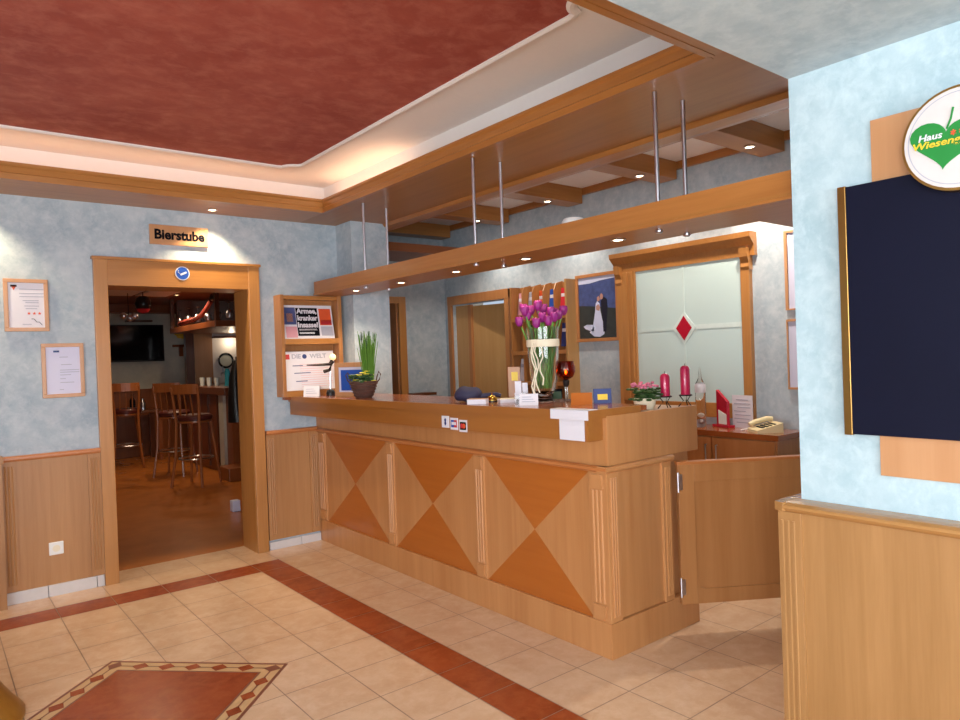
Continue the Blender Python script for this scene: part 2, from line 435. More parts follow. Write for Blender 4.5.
# moulded fascias round the tray
def fascia(bm, p, q, n):
    """profile: lower lip 25 mm proud, upper band; p,q end points; n unit outward (towards tray)"""
    p = Vector(p); q = Vector(q); n = Vector(n)
    prof = [(0.0, 2.588), (0.012, 2.588), (0.012, 2.622), (0.004, 2.630), (0.0, 2.665), (0.012, 2.675), (0.012, 2.69), (-0.02, 2.69), (-0.02, 2.588)]
    A = [bm.verts.new((p.x + n.x * d, p.y + n.y * d, z)) for d, z in prof]
    B = [bm.verts.new((q.x + n.x * d, q.y + n.y * d, z)) for d, z in prof]
    m = len(prof)
    for i in range(m): bm.faces.new((A[i], A[(i + 1) % m], B[(i + 1) % m], B[i]))
    bm.faces.new(A); bm.faces.new(B[::-1])
bm = bmesh.new(); fascia(bm, (-2.6, 4.87), (2.42, 4.87), (0, -1)); struct('trim_4', bm, M['woodx'], 'moulded wooden fascia of the far tray edge', 'fascia')
bm = bmesh.new(); fascia(bm, (2.42, 1.53), (2.42, 4.87), (-1, 0)); struct('trim_5', bm, M['woody'], 'moulded wooden fascia of the counter side tray edge', 'fascia')
bm = bmesh.new(); fascia(bm, (-2.6, 1.53), (2.42, 1.53), (0, 1)); struct('trim_6', bm, M['woodx'])
# tray recess sides + ceiling
bm = bmesh.new()
bx(bm, -2.6, 2.58, 5.17, 5.3, 2.615, 2.9)
bx(bm, 2.58, 2.62, 1.3, 5.3, 2.615, 2.9)
bx(bm, -2.6, 2.58, 1.22, 1.38, 2.615, 2.9)
struct('ceiling_tray_side', bm, M['white'], 'white upright sides of the ceiling tray', 'ceiling')
struct('ceiling_tray', box(-2.6, 2.62, 1.22, 5.3, 2.86, 2.96), M['white'], 'white border of the raised ceiling tray', 'ceiling')
def notched(x0, x1, y0, y1, r):
    pts = []
    def arc(cx, cy, a0, a1):
        for k in range(9):
            a = R(a0 + (a1 - a0) * k / 8); pts.append((cx + r * math.cos(a), cy + r * math.sin(a)))
    g = 0.035
    pts.append((x1, y0 + r + g)); pts.append((x1, y1 - r - g)); pts.append((x1 - g * .6, y1 - r - g * .2))
    arc(x1, y1, 262, 188)
    pts.append((x1 - r - g, y1)); pts.append((x0, y1)); pts.append((x0, y0)); pts.append((x1 - r - g, y0))
    arc(x1, y0, 172, 98)
    return pts
rp = notched(-2.25, 2.14, 1.85, 4.72, 0.1)
bm = bmesh.new(); prism(bm, rp, 2.853, 2.86)
struct('ceiling_red_field', bm, M['red'], 'russet red sponged field of the tray ceiling', 'ceiling')
bm = bmesh.new()
loop = rp + [rp[0]]
prof = [(-0.022, 2.862), (-0.022, 2.846), (-0.008, 2.838), (0.01, 2.842), (0.022, 2.85), (0.022, 2.862)]
n = len(rp); rings = []
cen = Vector((0, 3.28))
for i in range(n):
    p = Vector(rp[i]); a = (p - Vector(rp[i - 1])).normalized(); c_ = (Vector(rp[(i + 1) % n]) - p).normalized()
    t = (a + c_).normalized(); nn = Vector((t.y, -t.x))
    rings.append([bm.verts.new((p.x + nn.x * d, p.y + nn.y * d, z)) for d, z in prof])
for i in range(n):
    A, B = rings[i], rings[(i + 1) % n]
    for j in range(len(prof) - 1): bm.faces.new((A[j], A[j + 1], B[j + 1], B[j]))
struct('trim_7', bm, M['white'], 'white stucco moulding round the red ceiling field', 'moulding')
# coffers over the counter
struct('ceiling_coffer', box(3.12, 4.5, 1.22, 6.2, 2.868, 2.96), M['whitepanel'], 'off white ceiling between the wooden beams behind the counter', 'ceiling')
bm = bmesh.new()
prism(bm, [(3.04, 2.59), (3.055, 2.566), (3.16, 2.566), (3.175, 2.582), (3.29, 2.60), (3.29, 2.88), (3.12, 2.88), (3.12, 2.59)], 1.22, 5.3, 'y')
struct('trim_8', bm, M['woody'], 'wooden lip along the rear edge of the soffit', 'trim')
struct('trim_12', box(4.47, 4.5, 1.22, 6.2, 2.81, 2.868, 0.004), M['woody'], 'wooden crown strip on the wall behind the counter', 'trim')
for k, (yy, lab) in enumerate([(2.3, 'wooden ceiling cross beam nearest the pale blue wall'), (3.14, 'wooden ceiling cross beam second from the pale blue wall'),
                               (4.1, 'wooden ceiling cross beam third from the pale blue wall'), (5.06, 'wooden ceiling cross beam fourth from the pale blue wall'),
                               (6.02, 'wooden ceiling cross beam farthest from the camera')]):
    o = obj('ceiling_beam', box(3.17, 4.47, yy, yy + 0.17, 2.735, 2.868, 0.004), M['woodx']); tag(o, lab, 'beam', 'cross beams over the counter area', 'structure')

# ------------------------------------------------------------------ taproom doorway
dr = tag(obj('door_1', box(0.915, 1.0, 5.262, 5.3, 0, 2.215, 0.004), M['casing']), 'wooden doorway casing leading to the taproom', 'door frame', kind='structure')
obj('jamb_casing', box(1.968, 2.054, 5.262, 5.3, 0, 2.215, 0.004), M['casing'], dr)
bm = box(1.0, 1.968, 5.266, 5.3, 2.03, 2.215, 0.002); bx(bm, 0.905, 2.064, 5.25, 5.3, 2.205, 2.225, 0.003)
obj('header', bm, M['casingx'], dr)
obj('lining', box(0.99, 1.0, 5.3, 5.575, 0, 2.04), M['casing'], dr)
obj('lining', box(1.965, 1.975, 5.28, 5.575, 0, 2.04), M['casing'], dr)
obj('lining', box(1.0, 1.965, 5.3, 5.575, 2.03, 2.04), M['casingx'], dr)

# wainscot on the far wall
def wainscot_far(name, x0, x1, lab, cap=True, fl=True):
    root = thing(name, lab, 'wainscot', (x0, 5.3, 0)); root['kind'] = 'structure'
    off = (x0, 5.3, 0)
    bm = box(x0, x1, 5.285, 5.3, 0.075, 0.9)
    obj('panel', bm, M['wains'], root, off=off)
    for a, c in ((x0, x0 + 0.075), (x1 - 0.075, x1)):
        bm = box(a, c, 5.272, 5.286, 0.08, 0.9)
        if fl:
            for i in range(3): tube(bm, [(a + 0.02 + i * 0.018, 5.271, 0.12), (a + 0.02 + i * 0.018, 5.271, 0.87)], 0.006, 6)
        obj('stile', bm, M['wains'], root, off=off)
    if cap:
        bm = bmesh.new(); prism(bm, [(5.3, 0.9), (5.262, 0.9), (5.252, 0.912), (5.252, 0.925), (5.262, 0.932), (5.3, 0.932)], x0, x1, 'x')
        obj('cap_rail', bm, M['ledge'], root, off=off)
    return root
wainscot_far('trim_13', 0.36, 0.914, 'beech wainscot with socket left of the taproom doorway')
wainscot_far('trim_14', 2.064, 2.497, 'narrow beech wainscot between doorway and counter')
bm = bmesh.new(); bx(bm, -2.6, 0.36, 5.2, 5.3, 0, 0.9); bx(bm, -2.6, 0.37, 5.18, 5.3, 0.9, 0.94, 0.004)
for i in range(3): tube(bm, [(0.25 + i * 0.03, 5.2, 0.1), (0.25 + i * 0.03, 5.2, 0.86)], 0.008, 6)
struct('trim_15', bm, M['wains'], 'projecting beech panelling at the left edge', 'wainscot')
# white skirting tiles
bm = bmesh.new()
for a, c in ((0.365, 0.585), (0.589, 0.865), (0.869, 0.912)): bx(bm, a, c, 5.276, 5.3, 0.0, 0.075, 0.002)
struct('baseboard_left', bm, M['skirt'], 'white skirting tiles left of the taproom doorway', 'skirting')
bm = bmesh.new()
for a, c in ((2.066, 2.325), (2.329, 2.497)): bx(bm, a, c, 5.276, 5.3, 0.0, 0.062, 0.002)
struct('baseboard_right', bm, M['skirt'], 'white skirting tiles between doorway and counter', 'skirting')

# socket
s = thing('power_socket', 'white square power socket low on the wainscot left of the doorway', 'socket', (0.64, 5.285, 0.308))
obj('plate', box(-0.041, 0.041, -0.012, 0.0, -0.041, 0.041, 0.004), M['plast'], s)
bm = bmesh.new(); prism(bm, [(0.022 * math.cos(2 * PI * i / 20), 0.022 * math.sin(2 * PI * i / 20)) for i in range(20)], -0.0135, -0.012, 'y')
obj('insert', bm, M['ribbon'], s)

# Bierstube sign
off = (1.48, 5.3, 2.4)
s = thing('door_sign', 'wooden sign reading Bierstube above the taproom doorway', 'sign', off)
obj('sign_board', box(1.28, 1.684, 5.278, 5.299, 2.335, 2.475, 0.003), M['board'], s, off=off)
text('lettering', 'Bierstube', 0.095, M['ink'], (1.482, 5.2765, 2.404), FACE_Y, s, off, bold=0.0036, width=0.345)
# round no-smoking-ish sticker
off = (1.487, 5.262, 2.132)
s = thing('round_sticker', 'round blue sticker with a cigarette symbol on the door header', 'sticker', off)
def disc_y(r, y0, y1, cx, cz, seg=28):
    bm = bmesh.new(); prism(bm, [(cx + r * math.cos(2 * PI * i / seg), cz + r * math.sin(2 * PI * i / seg)) for i in range(seg)], y0, y1, 'y'); return bm
obj('rim', disc_y(0.05, 5.262, 5.2655, 1.487, 2.132), M['paper'], s, off=off)
obj('disc', disc_y(0.044, 5.261, 5.2635, 1.487, 2.132), M['blue'], s, off=off)
bm = bmesh.new(); prism(bm, [(1.475, 2.115), (1.518, 2.135), (1.513, 2.147), (1.47, 2.127)], 5.2595, 5.2612, 'y')
tube(bm, [(1.468, 5.260, 2.13), (1.455, 5.260, 2.142), (1.462, 5.260, 2.15), (1.45, 5.260, 2.158)], 0.002, 5)
obj('symbol', bm, M['paper'], s, off=off)

# certificates
def certificate(x0, x1, z0, z1, label, paper, fmat, style):
    off = ((x0 + x1) / 2, 5.3, z0)
    r = thing('framed_certificate', label, 'picture', off)
    w = 0.024
    bm = bmesh.new()
    bx(bm, x0, x1, 5.278, 5.3, z0, z0 + w, 0.003); bx(bm, x0, x1, 5.278, 5.3, z1 - w, z1, 0.003)
    bx(bm, x0, x0 + w, 5.278, 5.3, z0 + w, z1 - w, 0.003); bx(bm, x1 - w, x1, 5.278, 5.3, z0 + w, z1 - w, 0.003)
    obj('frame', bm, fmat, r, off=off)
    sh = obj('sheet', box(x0 + w, x1 - w, 5.29, 5.3, z0 + w, z1 - w), paper, r, off=off)
    W = x1 - x0; H = z1 - z0
    bm = bmesh.new()
    if style == 0:
        lines = [(0.35, .95, .80), (0.35, .9, .72), (0.35, .9, .66), (0.42, .78, .585), (0.48, .78, .545), (0.45, .78, .48), (0.48, .74, .43), (0.4, .6, .13)]
    else:
        lines = [(0.42, .62, .74), (0.45, .7, .6), (0.42, .88, .50), (0.42, .88, .46), (0.42, .68, .41), (0.42, .55, .34), (0.42, .75, .27), (0.4, .5, .14)]
    for a, c, zz in lines: bx(bm, x0 + W * a, x0 + W * c, 5.2885, 5.29, z0 + H * zz, z0 + H * zz + 0.0045)
    obj('printed_lines', bm, M['greyink'], r, off=off)
    if style == 0:
        bm = bmesh.new(); prism(bm, [(x0 + W * .17, z1 - H * .13), (x0 + W * .29, z1 - H * .13), (x0 + W * .23, z1 - H * .22)], 5.2883, 5.29, 'y')
        obj('emblem', bm, M['orange'], r, off=off)
        obj('emblem', box(x0 + W * .16, x0 + W * .3, 5.2883, 5.29, z1 - H * .15, z1 - H * .115), M['ink'], r, off=off)
        bm = bmesh.new()
        for k in range(3):
            ctr = (x0 + W * (.55 + .12 * k), z0 + H * .345)
            pts = []
            for j in range(10):
                rr = 0.011 if j % 2 == 0 else 0.005
                pts.append((ctr[0] + rr * math.sin(j * PI / 5), ctr[1] + rr * math.cos(j * PI / 5)))
            prism(bm, pts, 5.2883, 5.29, 'y')
        obj('stars', bm, M['orange'], r, off=off)
        bm = bmesh.new(); tube(bm, [(x0 + W * (.6 + .06 * k), 5.289, z0 + H * (.24 - .03 * k + (.03 if k % 2 else 0))) for k in range(5)], 0.0018, 5)
        obj('signature', bm, M['ink'], r, off=off)
    else:
        obj('emblem', box(x0 + W * .28, x0 + W * .42, 5.2883, 5.29, z1 - H * .165, z1 - H * .13), M['bluedark'], r, off=off)
    return r
certificate(0.41, 0.652, 1.72, 2.055, 'upper framed certificate with three orange stars, left of the doorway', M['paper'], M['board'], 0)
certificate(0.6, 0.842, 1.285, 1.64, 'lower framed certificate, next to the doorway casing', M['paper2'], M['board'], 1)

# ------------------------------------------------------------------ newspaper rack on the far wall
off = (2.43, 5.3, 1.19)
rk = thing('newspaper_rack', 'wooden wall rack holding two newspapers, right of the doorway', 'rack', off)
yf = 5.17
obj('side_panel', box(2.175, 2.205, yf, 5.299, 1.19, 1.99, 0.003), M['rackw'], rk, off=off)
obj('side_panel', box(2.665, 2.70, yf, 5.299, 1.19, 1.99, 0.003), M['rackw'], rk, off=off)
obj('back_panel', box(2.205, 2.665, 5.28, 5.299, 1.19, 1.975), M['rackw'], rk, off=off)
obj('top_board', box(2.205, 2.665, yf + .01, 5.28, 1.955, 1.985, 0.003), M['casingx'], rk, off=off)
obj('shelf', box(2.205, 2.665, yf, 5.28, 1.60, 1.645, 0.003), M['casingx'], rk, off=off)
obj('shelf', box(2.205, 2.665, yf, 5.28, 1.19, 1.235, 0.003), M['casingx'], rk, off=off)
def tilt_sheet(name, lab, z0, z1, x0, x1, extra):
    off = ((x0 + x1) / 2, 5.2, z0)
    r = thing(name, lab, 'newspaper', off)
    th = math.atan2(0.055, z1 - z0)
    def mk(bm): # coordinates: x world, y depth 0 at the sheet, z height from bottom -> tilt
        bmesh.ops.rotate(bm, verts=bm.verts, cent=(0, 0, 0), matrix=Matrix.Rotation(-th, 3, 'X'))
        bmesh.ops.translate(bm, verts=bm.verts, vec=(0, 5.198, z0)); return bm
    o = obj('page', mk(box(x0, x1, 0, 0.01, 0, z1 - z0)), M['paper'], r, off=off)
    extra(r, mk, off, x0, x1, z1 - z0)
    return r
def tabloid(r, mk, off, x0, x1, H):
    W = x1 - x0
    def B(name, mat, a, c, d, e): obj(name, mk(box(x0 + W * a, x0 + W * c, -0.0012, 0, H * d, H * e)), mat, r, off=off)
    B('photo', M['hillp'], .02, .26, .42, .93); B('photo', M['skinp'], .08, .2, .5, .75)
    B('photo', M['pinkprint'], .04, .26, .03, .36)
    B('headline_block', M['ink'], .27, .70, .08, .92)
    B('photo', M['orange'], .73, .97, .40, .90); B('photo', M['redprint'], .75, .97, .42, .56)
    B('photo', M['greyink'], .74, .98, .08, .36)
    B('subhead', M['paper'], .30, .66, .24, .29); B('subhead', M['paper'], .30, .60, .14, .19)
    for k, t in enumerate(['Armee,', 'kranker', 'Insasse!']):
        zc = H * (.82 - .21 * k)
        o = text('headline', t, 0.058, M['paper'], (0, 0, 0), FACE_Y, None, bold=0.002, width=W * .40)
        me = o.data; me.transform(Matrix.Translation((x0 + W * .485, -0.0025, zc)))
        me.transform(Matrix.Translation(Vector((0, 5.198, off[2])) - Vector(off)) @ Matrix.Rotation(-math.atan2(0.055, H), 4, 'X'))
        # rotation about the sheet's foot, then into the root's frame
        o.parent = r
tilt_sheet('newspaper', 'tabloid with orange photos and block headlines on the upper rack shelf', 1.646, 1.92, 2.215, 2.645, tabloid)
def broad(r, mk, off, x0, x1, H):
    W = x1 - x0
    def B(name, mat, a, c, d, e): obj(name, mk(box(x0 + W * a, x0 + W * c, -0.0012, 0, H * d, H * e)), mat, r, off=off)
    B('red_stamp', M['redprint'], .03, .12, .80, .93)
    for (a, c, d) in ((.16, .36, .62), (.18, .5, .43), (.2, .42, .22)): B('headline_bar', M['bluedark'], a, c, d, d + .02)
    bm = bmesh.new()
    for k in range(11): bx(bm, x0 + W * .3, x0 + W * (.93 if k % 3 else .8), -0.001, 0, H * (.08 + .058 * k), H * (.08 + .058 * k) + 0.0025)
    obj('text_columns', mk(bm), M['pinkprint'], r, off=off)
    o = text('masthead', 'DIE     WELT', 0.05, M['greyink'], (0, 0, 0), FACE_Y, None, bold=0.0008, width=W * .68)
    o.data.transform(Matrix.Translation((x0 + W * .50, -0.0025, H * .865)))
    o.data.transform(Matrix.Translation(Vector((0, 5.198, off[2])) - Vector(off)) @ Matrix.Rotation(-math.atan2(0.055, H), 4, 'X'))
    o.parent = r
    bm = bmesh.new(); lathe(bm, [(0.001, -0.0012), (0.019, -0.0012), (0.019, 0)], seg=18); bmesh.ops.rotate(bm, verts=bm.verts, matrix=Matrix.Rotation(R(-90), 3, 'X'))
    bmesh.ops.translate(bm, verts=bm.verts, vec=(x0 + W * .41, -0.001, H * .865)); obj('globe_emblem', mk(bm), M['bluedark'], r, off=off)
tilt_sheet('newspaper', 'broadsheet with DIE WELT masthead on the lower rack shelf', 1.237, 1.55, 2.215, 2.65, broad)

# ------------------------------------------------------------------ reception counter
off = (2.75, 3.7, 0)
ct = thing('reception_counter', 'long wooden reception counter with diamond patterned front', 'counter', off)
def P(name, bm, mat, parent=None, **k): return obj(name, bm, mat, parent or ct, off=off, **k)
bm = box(2.53, 2.8, 2.24, 5.27, 0.16, 1.1); bx(bm, 2.8, 3.2, 2.24, 2.3, 0.14, 1.1); bx(bm, 2.53, 2.73, 5.27, 5.298, 0.16, 1.1); P('carcass', bm, M['light'])
P('plinth', box(2.5, 2.8, 2.2, 5.298, 0, 0.17, 0.002), M['light'])
P('plinth', box(2.8, 3.207, 2.2, 2.32, 0, 0.17, 0.002), M['light'])
ledge_z0, ledge_z1 = 0.893, 0.918
bm = bmesh.new()
prism(bm, [(2.53, .889), (2.488, .889), (2.476, .9), (2.476, .912), (2.486, .92), (2.53, .92)], 2.185, 5.298, 'y')
P('ledge', bm, M['ledge'])
bm = bmesh.new()
prism(bm, [(2.24, .889), (2.188, .889), (2.176, .9), (2.176, .912), (2.186, .92), (2.24, .92)], 2.478, 3.0, 'x')
P('ledge', bm, M['lightedge'])
P('upper_front_panel', box(2.5, 2.53, 2.2, 5.298, .9205, 1.06), M['light'])
pil_y = [(5.17, 5.298), (4.125, 4.215), (3.135, 3.225), (2.216, 2.32)]
bays = [(4.215, 5.17), (3.225, 4.125), (2.32, 3.135)]
bay_no = 0
for (y0, y1) in bays:
    z0, z1 = 0.17, 0.889; yc, zc = (y0 + y1) / 2, (z0 + z1) / 2
    ins = 0.0
    x = 2.515
    f = [((y0, z0), (yc, zc), (y0, z1), 0), ((y1, z0), (y1, z1), (yc, zc), 0), ((y0, z0), (y1, z0), (yc, zc), 1), ((y0, z1), (yc, zc), (y1, z1), 1)]
    root_panel = None
    for tri in f:
        bm = bmesh.new(); prism(bm, [tri[0], tri[1], tri[2]], x, x + 0.015, 'x')
        o = P('light_veneer_triangle' if tri[3] == 0 else 'dark_veneer_triangle', bm, M['light'] if tri[3] == 0 else M['dark'])
for (y0, y1) in pil_y:
    bm = box(2.504, 2.52, y0, y1, 0.17, 0.889, 0.002)
    w = (y1 - y0)
    for i in range(3): tube(bm, [(2.503, y0 + w * (0.25 + .25 * i), 0.26), (2.503, y0 + w * (0.25 + .25 * i), 0.80)], 0.007, 6)
    prism(bm, [(y0 + .01, .81), (y1 - .01, .81), (y1 - .02, .875), (y0 + .02, .875)], 2.496, 2.506, 'x')
    prism(bm, [(y0 + .01, .25), (y1 - .01, .25), (y1 - .02, .185), (y0 + .02, .185)], 2.496, 2.506, 'x')
    P('fluted_pilaster', bm, M['lightedge'])
# end of the counter
P('end_panel', box(2.506, 3.0, 2.215, 2.24, 0.172, 0.889), M['light'])
for (a, c) in ((2.5, 2.585), (2.925, 2.998)):
    bm = box(a, c, 2.2, 2.2155, 0.172, 0.889, 0.002)
    for i in range(3): tube(bm, [(a + (c - a) * (.3 + .2 * i), 2.199, 0.2), (a + (c - a) * (.3 + .2 * i), 2.199, 0.86)], 0.006, 6)
    P('fluted_pilaster', bm, M['lightedge'])
P('upper_end_panel', box(2.502, 3.225, 2.19, 2.22, 0.921, 1.158, 0.003), M['light'])
P('rear_shelf', box(2.8, 3.25, 2.22, 2.6, 1.12, 1.15, 0.002), M['lightedge'])
P('rear_upright', box(3.17, 3.2, 2.3, 2.6, 0.0, 1.12), M['light'])
bm = bmesh.new(); prism(bm, [(2.275, 5.285), (2.402, 2.215), (2.79, 2.215), (2.74, 5.035), (2.735, 5.285)], 1.045, 1.165, 'z'); P('apron', bm, M['apron'])
bm = bmesh.new(); prism(bm, [(2.215, 5.29), (2.215, 5.24), (2.255, 5.2), (2.385, 2.2), (2.81, 2.195), (2.81, 5.03), (2.735, 5.035), (2.735, 5.29)], 1.165, 1.19, 'z'); P('countertop', bm, M['topwood'])
bm = bmesh.new(); prism(bm, [(2.247, 5.25), (2.378, 2.192), (2.76, 2.192), (2.76, 2.204), (2.394, 2.204), (2.262, 5.25)], 1.15, 1.192, 'z'); P('edge_moulding', bm, M['apron'])
# work surface behind the counter (low, mostly hidden)
o = obj('work_desk', box(2.82, 3.15, 2.62, 5.0, 0.72, 0.75), M['sideb']); tag(o, 'low work surface fixed behind the counter front', 'desk')
bm = bmesh.new()
bx(bm, 2.85, 3.1, 2.66, 2.7, 0.0, 0.72); obj('side_support', bm, M['sideb'], o)
obj('side_support', box(2.85, 3.1, 4.9, 4.94, 0, 0.72), M['sideb'], o)

# card logos on the apron front
def apron_x(y): return 2.275 + (5.285 - y) * (2.402 - 2.275) / (5.285 - 2.215)
ang = math.atan2(2.402 - 2.275, 5.285 - 2.215)
for k, (yc, lab, cols) in enumerate([(3.285, 'leftmost small white payment sticker, with a blue emblem, on the counter apron', None),
                                     (3.205, 'middle small payment sticker, blue and red, on the counter apron', 1),
                                     (3.125, 'rightmost small payment sticker, dark with an orange disc, on the counter apron', 2)]):
    zc = 1.087 - 0.008 * k
    off2 = (apron_x(yc) - 0.001, yc, zc)
    r = thing('payment_sticker', lab, 'sticker', off2, -0.0, 'payment stickers on the counter apron')
    r.rotation_euler = (0, 0, ang)
    obj('card', box(-0.0015, 0.001, -0.034, 0.034, -0.034, 0.034), M['paper'], r)
    if k == 0:
        bm = bmesh.new(); prism(bm, [(0, .022), (-.009, .012), (-.005, .002), (-.009, -.01), (0, -.022), (.009, -.01), (.005, .002), (.009, .012)], -0.003, -0.0015, 'x'); obj('emblem', bm, M['bluedark'], r)
    elif k == 1:
        obj('emblem', box(-0.003, -0.0015, 0.0, 0.026, -0.02, 0.022), M['blue'], r)
        obj('emblem', box(-0.003, -0.0015, -0.026, 0.0, -0.02, 0.022), M['redprint'], r)
        obj('emblem', box(-0.004, -0.003, -0.02, 0.02, -0.006, 0.01), M['paper'], r)
    else:
        obj('emblem', box(-0.003, -0.0015, -0.026, 0.026, -0.022, 0.022), M['ink'], r)
        for (dy, mm) in ((0.009, M['redprint']), (-0.009, M['orange'])):
            bm = bmesh.new(); prism(bm, [(dy + .014 * math.cos(2 * PI * i / 16), .014 * math.sin(2 * PI * i / 16)) for i in range(16)], -0.004, -0.003, 'x'); obj('emblem', bm, mm, r)
# white sheet hanging over the counter corner
off2 = (2.38, 2.33, 1.19)
r = thing('paper_notice', 'white paper notice folded over the near corner of the countertop', 'paper', off2)
def apx(y, d): return apron_x(y) - d
bm = bmesh.new()
prism(bm, [(apx(2.425, .026), 2.425), (apx(2.19, .026), 2.19), (apx(2.19, .029), 2.19), (apx(2.425, .029), 2.425)], 1.148, 1.196, 'z')
prism(bm, [(apx(2.425, .029), 2.425), (apx(2.19, .029), 2.19), (apx(2.19, -.04), 2.19), (apx(2.425, -.04), 2.425)], 1.1935, 1.196, 'z')
obj('upper_sheet', bm, M['paper'], r, off=off2)
bm = bmesh.new()
prism(bm, [(apx(2.39, .003), 2.39), (apx(2.235, .003), 2.235), (apx(2.235, .006), 2.235), (apx(2.39, .006), 2.39)], 1.047, 1.15, 'z')
obj('lower_sheet', bm, M['paper'], r, off=off2)

# ------------------------------------------------------------------ swing gate
g = thing('swing_gate', 'low wooden swing gate standing ajar at the end of the counter', 'gate', (3.01, 2.175, 0), math.atan2(-0.305, 0.47))
obj('gate_panel', box(0.0, 0.72, -0.012, 0.012, 0.15, 0.868, 0.002), M['gate'], g)
bm = bmesh.new(); bx(bm, 0.0, 0.085, -0.02, -0.012, 0.15, 0.868, 0.002); bx(bm, 0.085, 0.72, -0.02, -0.012, 0.778, 0.868, 0.002)
bx(bm, 0.085, 0.72, -0.02, -0.012, 0.15, 0.225, 0.002)
prism(bm, [(0.085, 0.225), (0.125, 0.225), (0.1, 0.235), (0.09, 0.26), (0.085, 0.29)], -0.02, -0.012, 'y')
obj('frame_rails', bm, M['gate'], g)
bm = bmesh.new(); bx(bm, -0.006, 0.72, -0.028, 0.02, 0.868, 0.884, 0.004); obj('top_rail', bm, M['ledge'], g)
for zz in (0.24, 0.78):
    bm = bmesh.new(); tube(bm, [(-0.004, -0.026, zz - .05), (-0.004, -0.026, zz + .05)], 0.006, 8); bx(bm, -0.004, 0.02, -0.024, -0.019, zz - .04, zz + .04)
    obj('hinge', bm, M['steel'], g, smooth=True)

# ------------------------------------------------------------------ hanging shelf with rods and spots
off = (2.6, 3.3, 1.99)
sh = thing('hanging_shelf', 'long wooden shelf hung from steel rods above the counter', 'shelf', off)
bm = bmesh.new()
out = [(2.45, 1.23), (2.45, 5.14), (2.53, 5.22), (2.725, 5.22), (2.735, 5.03), (2.78, 5.03), (2.78, 1.55), (3.4, 1.55), (3.4, 1.225)]
prism(bm, out, 1.99, 2.012, 'z')
obj('bottom_board', bm, M['soffit'], sh, off=off)
bm = bmesh.new()
bx(bm, 2.45, 2.475, 1.23, 5.14, 2.012, 2.092); prism(bm, [(2.45, 5.14), (2.53, 5.22), (2.53, 5.195), (2.475, 5.14)], 2.012, 2.092, 'z')
bx(bm, 2.442, 2.452, 1.23, 5.14, 1.988, 2.002, 0.002)
obj('front_fascia', bm, M['apron'] if False else M['woody'], sh, off=off)
bm = box(2.755, 2.78, 1.55, 5.02, 2.012, 2.092); bx(bm, 2.755, 3.4, 1.525, 1.55, 2.012, 2.092); obj('rear_fascia', bm, M['woody'], sh, off=off)
for (x_, y_) in ((2.53, 1.878), (2.726, 1.871), (2.478, 3.10), (2.671, 3.085), (2.51, 4.42), (2.745, 4.49)):
    bm = bmesh.new(); tube(bm, [(x_, y_, 1.975), (x_, y_, 2.588)], 0.0095, 10)
    ro = obj('steel_rod', bm, M['steel'], sh, off=off, smooth=True)
    bm = bmesh.new(); lathe(bm, [(0.012, 0), (0.016, 0.004), (0.016, 0.012), (0.01, 0.016)], (x_, y_, 1.972), 12)
    obj('end_nut', bm, M['steel'], ro, off=off, smooth=True)
# small white lamp top resting on the shelf
off2 = (2.62, 2.62, 2.012)
o = obj('white_dish', lathe(bmesh.new(), [(0.03, 0), (0.035, 0.05), (0.06, 0.115), (0.05, 0.132), (0.015, 0.138)], (0, 0, 0), 20), M['plast'], smooth=True)
o.location = (2.62, 2.47, 2.014); tag(o, 'small white domed dish showing above the hanging shelf front', 'dish')

# spotlights
def downlight(x, y, z, lab, group, energy=9, size=0.03, col=(1.0, 0.80, 0.55), angle=95, mat='bulb', tilt=None):
    r = thing('downlight', lab, 'lamp', (x, y, z), 0, group)
    rb = obj('trim_ring', lathe(bmesh.new(), [(0.034, 0.0), (0.036, -0.006), (0.03, -0.008), (0.026, -0.003), (0.026, 0.0)], (0, 0, 0), 20, cap=False), M['steel'], r, smooth=True)
    obj('bulb', lathe(bmesh.new(), [(0.026, -0.002), (0.022, -0.006), (0.01, -0.008)], (0, 0, 0), 16), M[mat], r, smooth=True)
    if energy:
        L = bpy.data.lights.new('spot_beam', 'SPOT'); L.energy = energy; L.color = col; L.spot_size = R(angle); L.spot_blend = 0.6
        L.shadow_soft_size = size
        lo = bpy.data.objects.new('spot_beam', L); C.objects.link(lo); lo.parent = r; lo.location = (0, 0, -0.014)
        if tilt: lo.rotation_euler = tilt
    return r
sp = [(2.573, 4.684), (2.6, 4.09), (2.587, 3.438), (2.6, 2.816), (2.572, 2.143)]
nm = ['farthest downlight under the hanging shelf, near the newspaper rack', 'second downlight from the far end under the hanging shelf',
      'middle downlight under the hanging shelf', 'fourth downlight from the far end under the hanging shelf', 'nearest downlight under the hanging shelf']
for (x_, y_), n_ in zip(sp, nm): downlight(x_, y_, 1.99, n_, 'downlights under the hanging shelf', 30 if y_ > 4.5 else 9, angle=142 if y_ > 4.5 else 95)
for (x_, y_), n_ in zip([(4.16, 2.25 + .12), (4.13, 3.22), (4.13, 4.18), (4.13, 5.13)],
                        ['downlight in the cross beam nearest the pale blue wall', 'downlight in the second cross beam from the pale blue wall',
                         'downlight in the third cross beam from the pale blue wall', 'downlight in the fourth cross beam from the pale blue wall']):
    downlight(x_, y_, 2.735, n_, 'downlights in the cross beams', 95 if y_ < 3 else 42, angle=125, col=(1.0, 0.88, 0.74))
downlight(1.676, 5.14, 2.59, 'downlight in the soffit shining on the Bierstube sign', 'downlights in the far soffit', 60, angle=112, col=(1, .82, .52))
downlight(0.22, 5.14, 2.59, 'downlight in the soffit at the far left', 'downlights in the far soffit', 45, angle=112, col=(1, .82, .52))

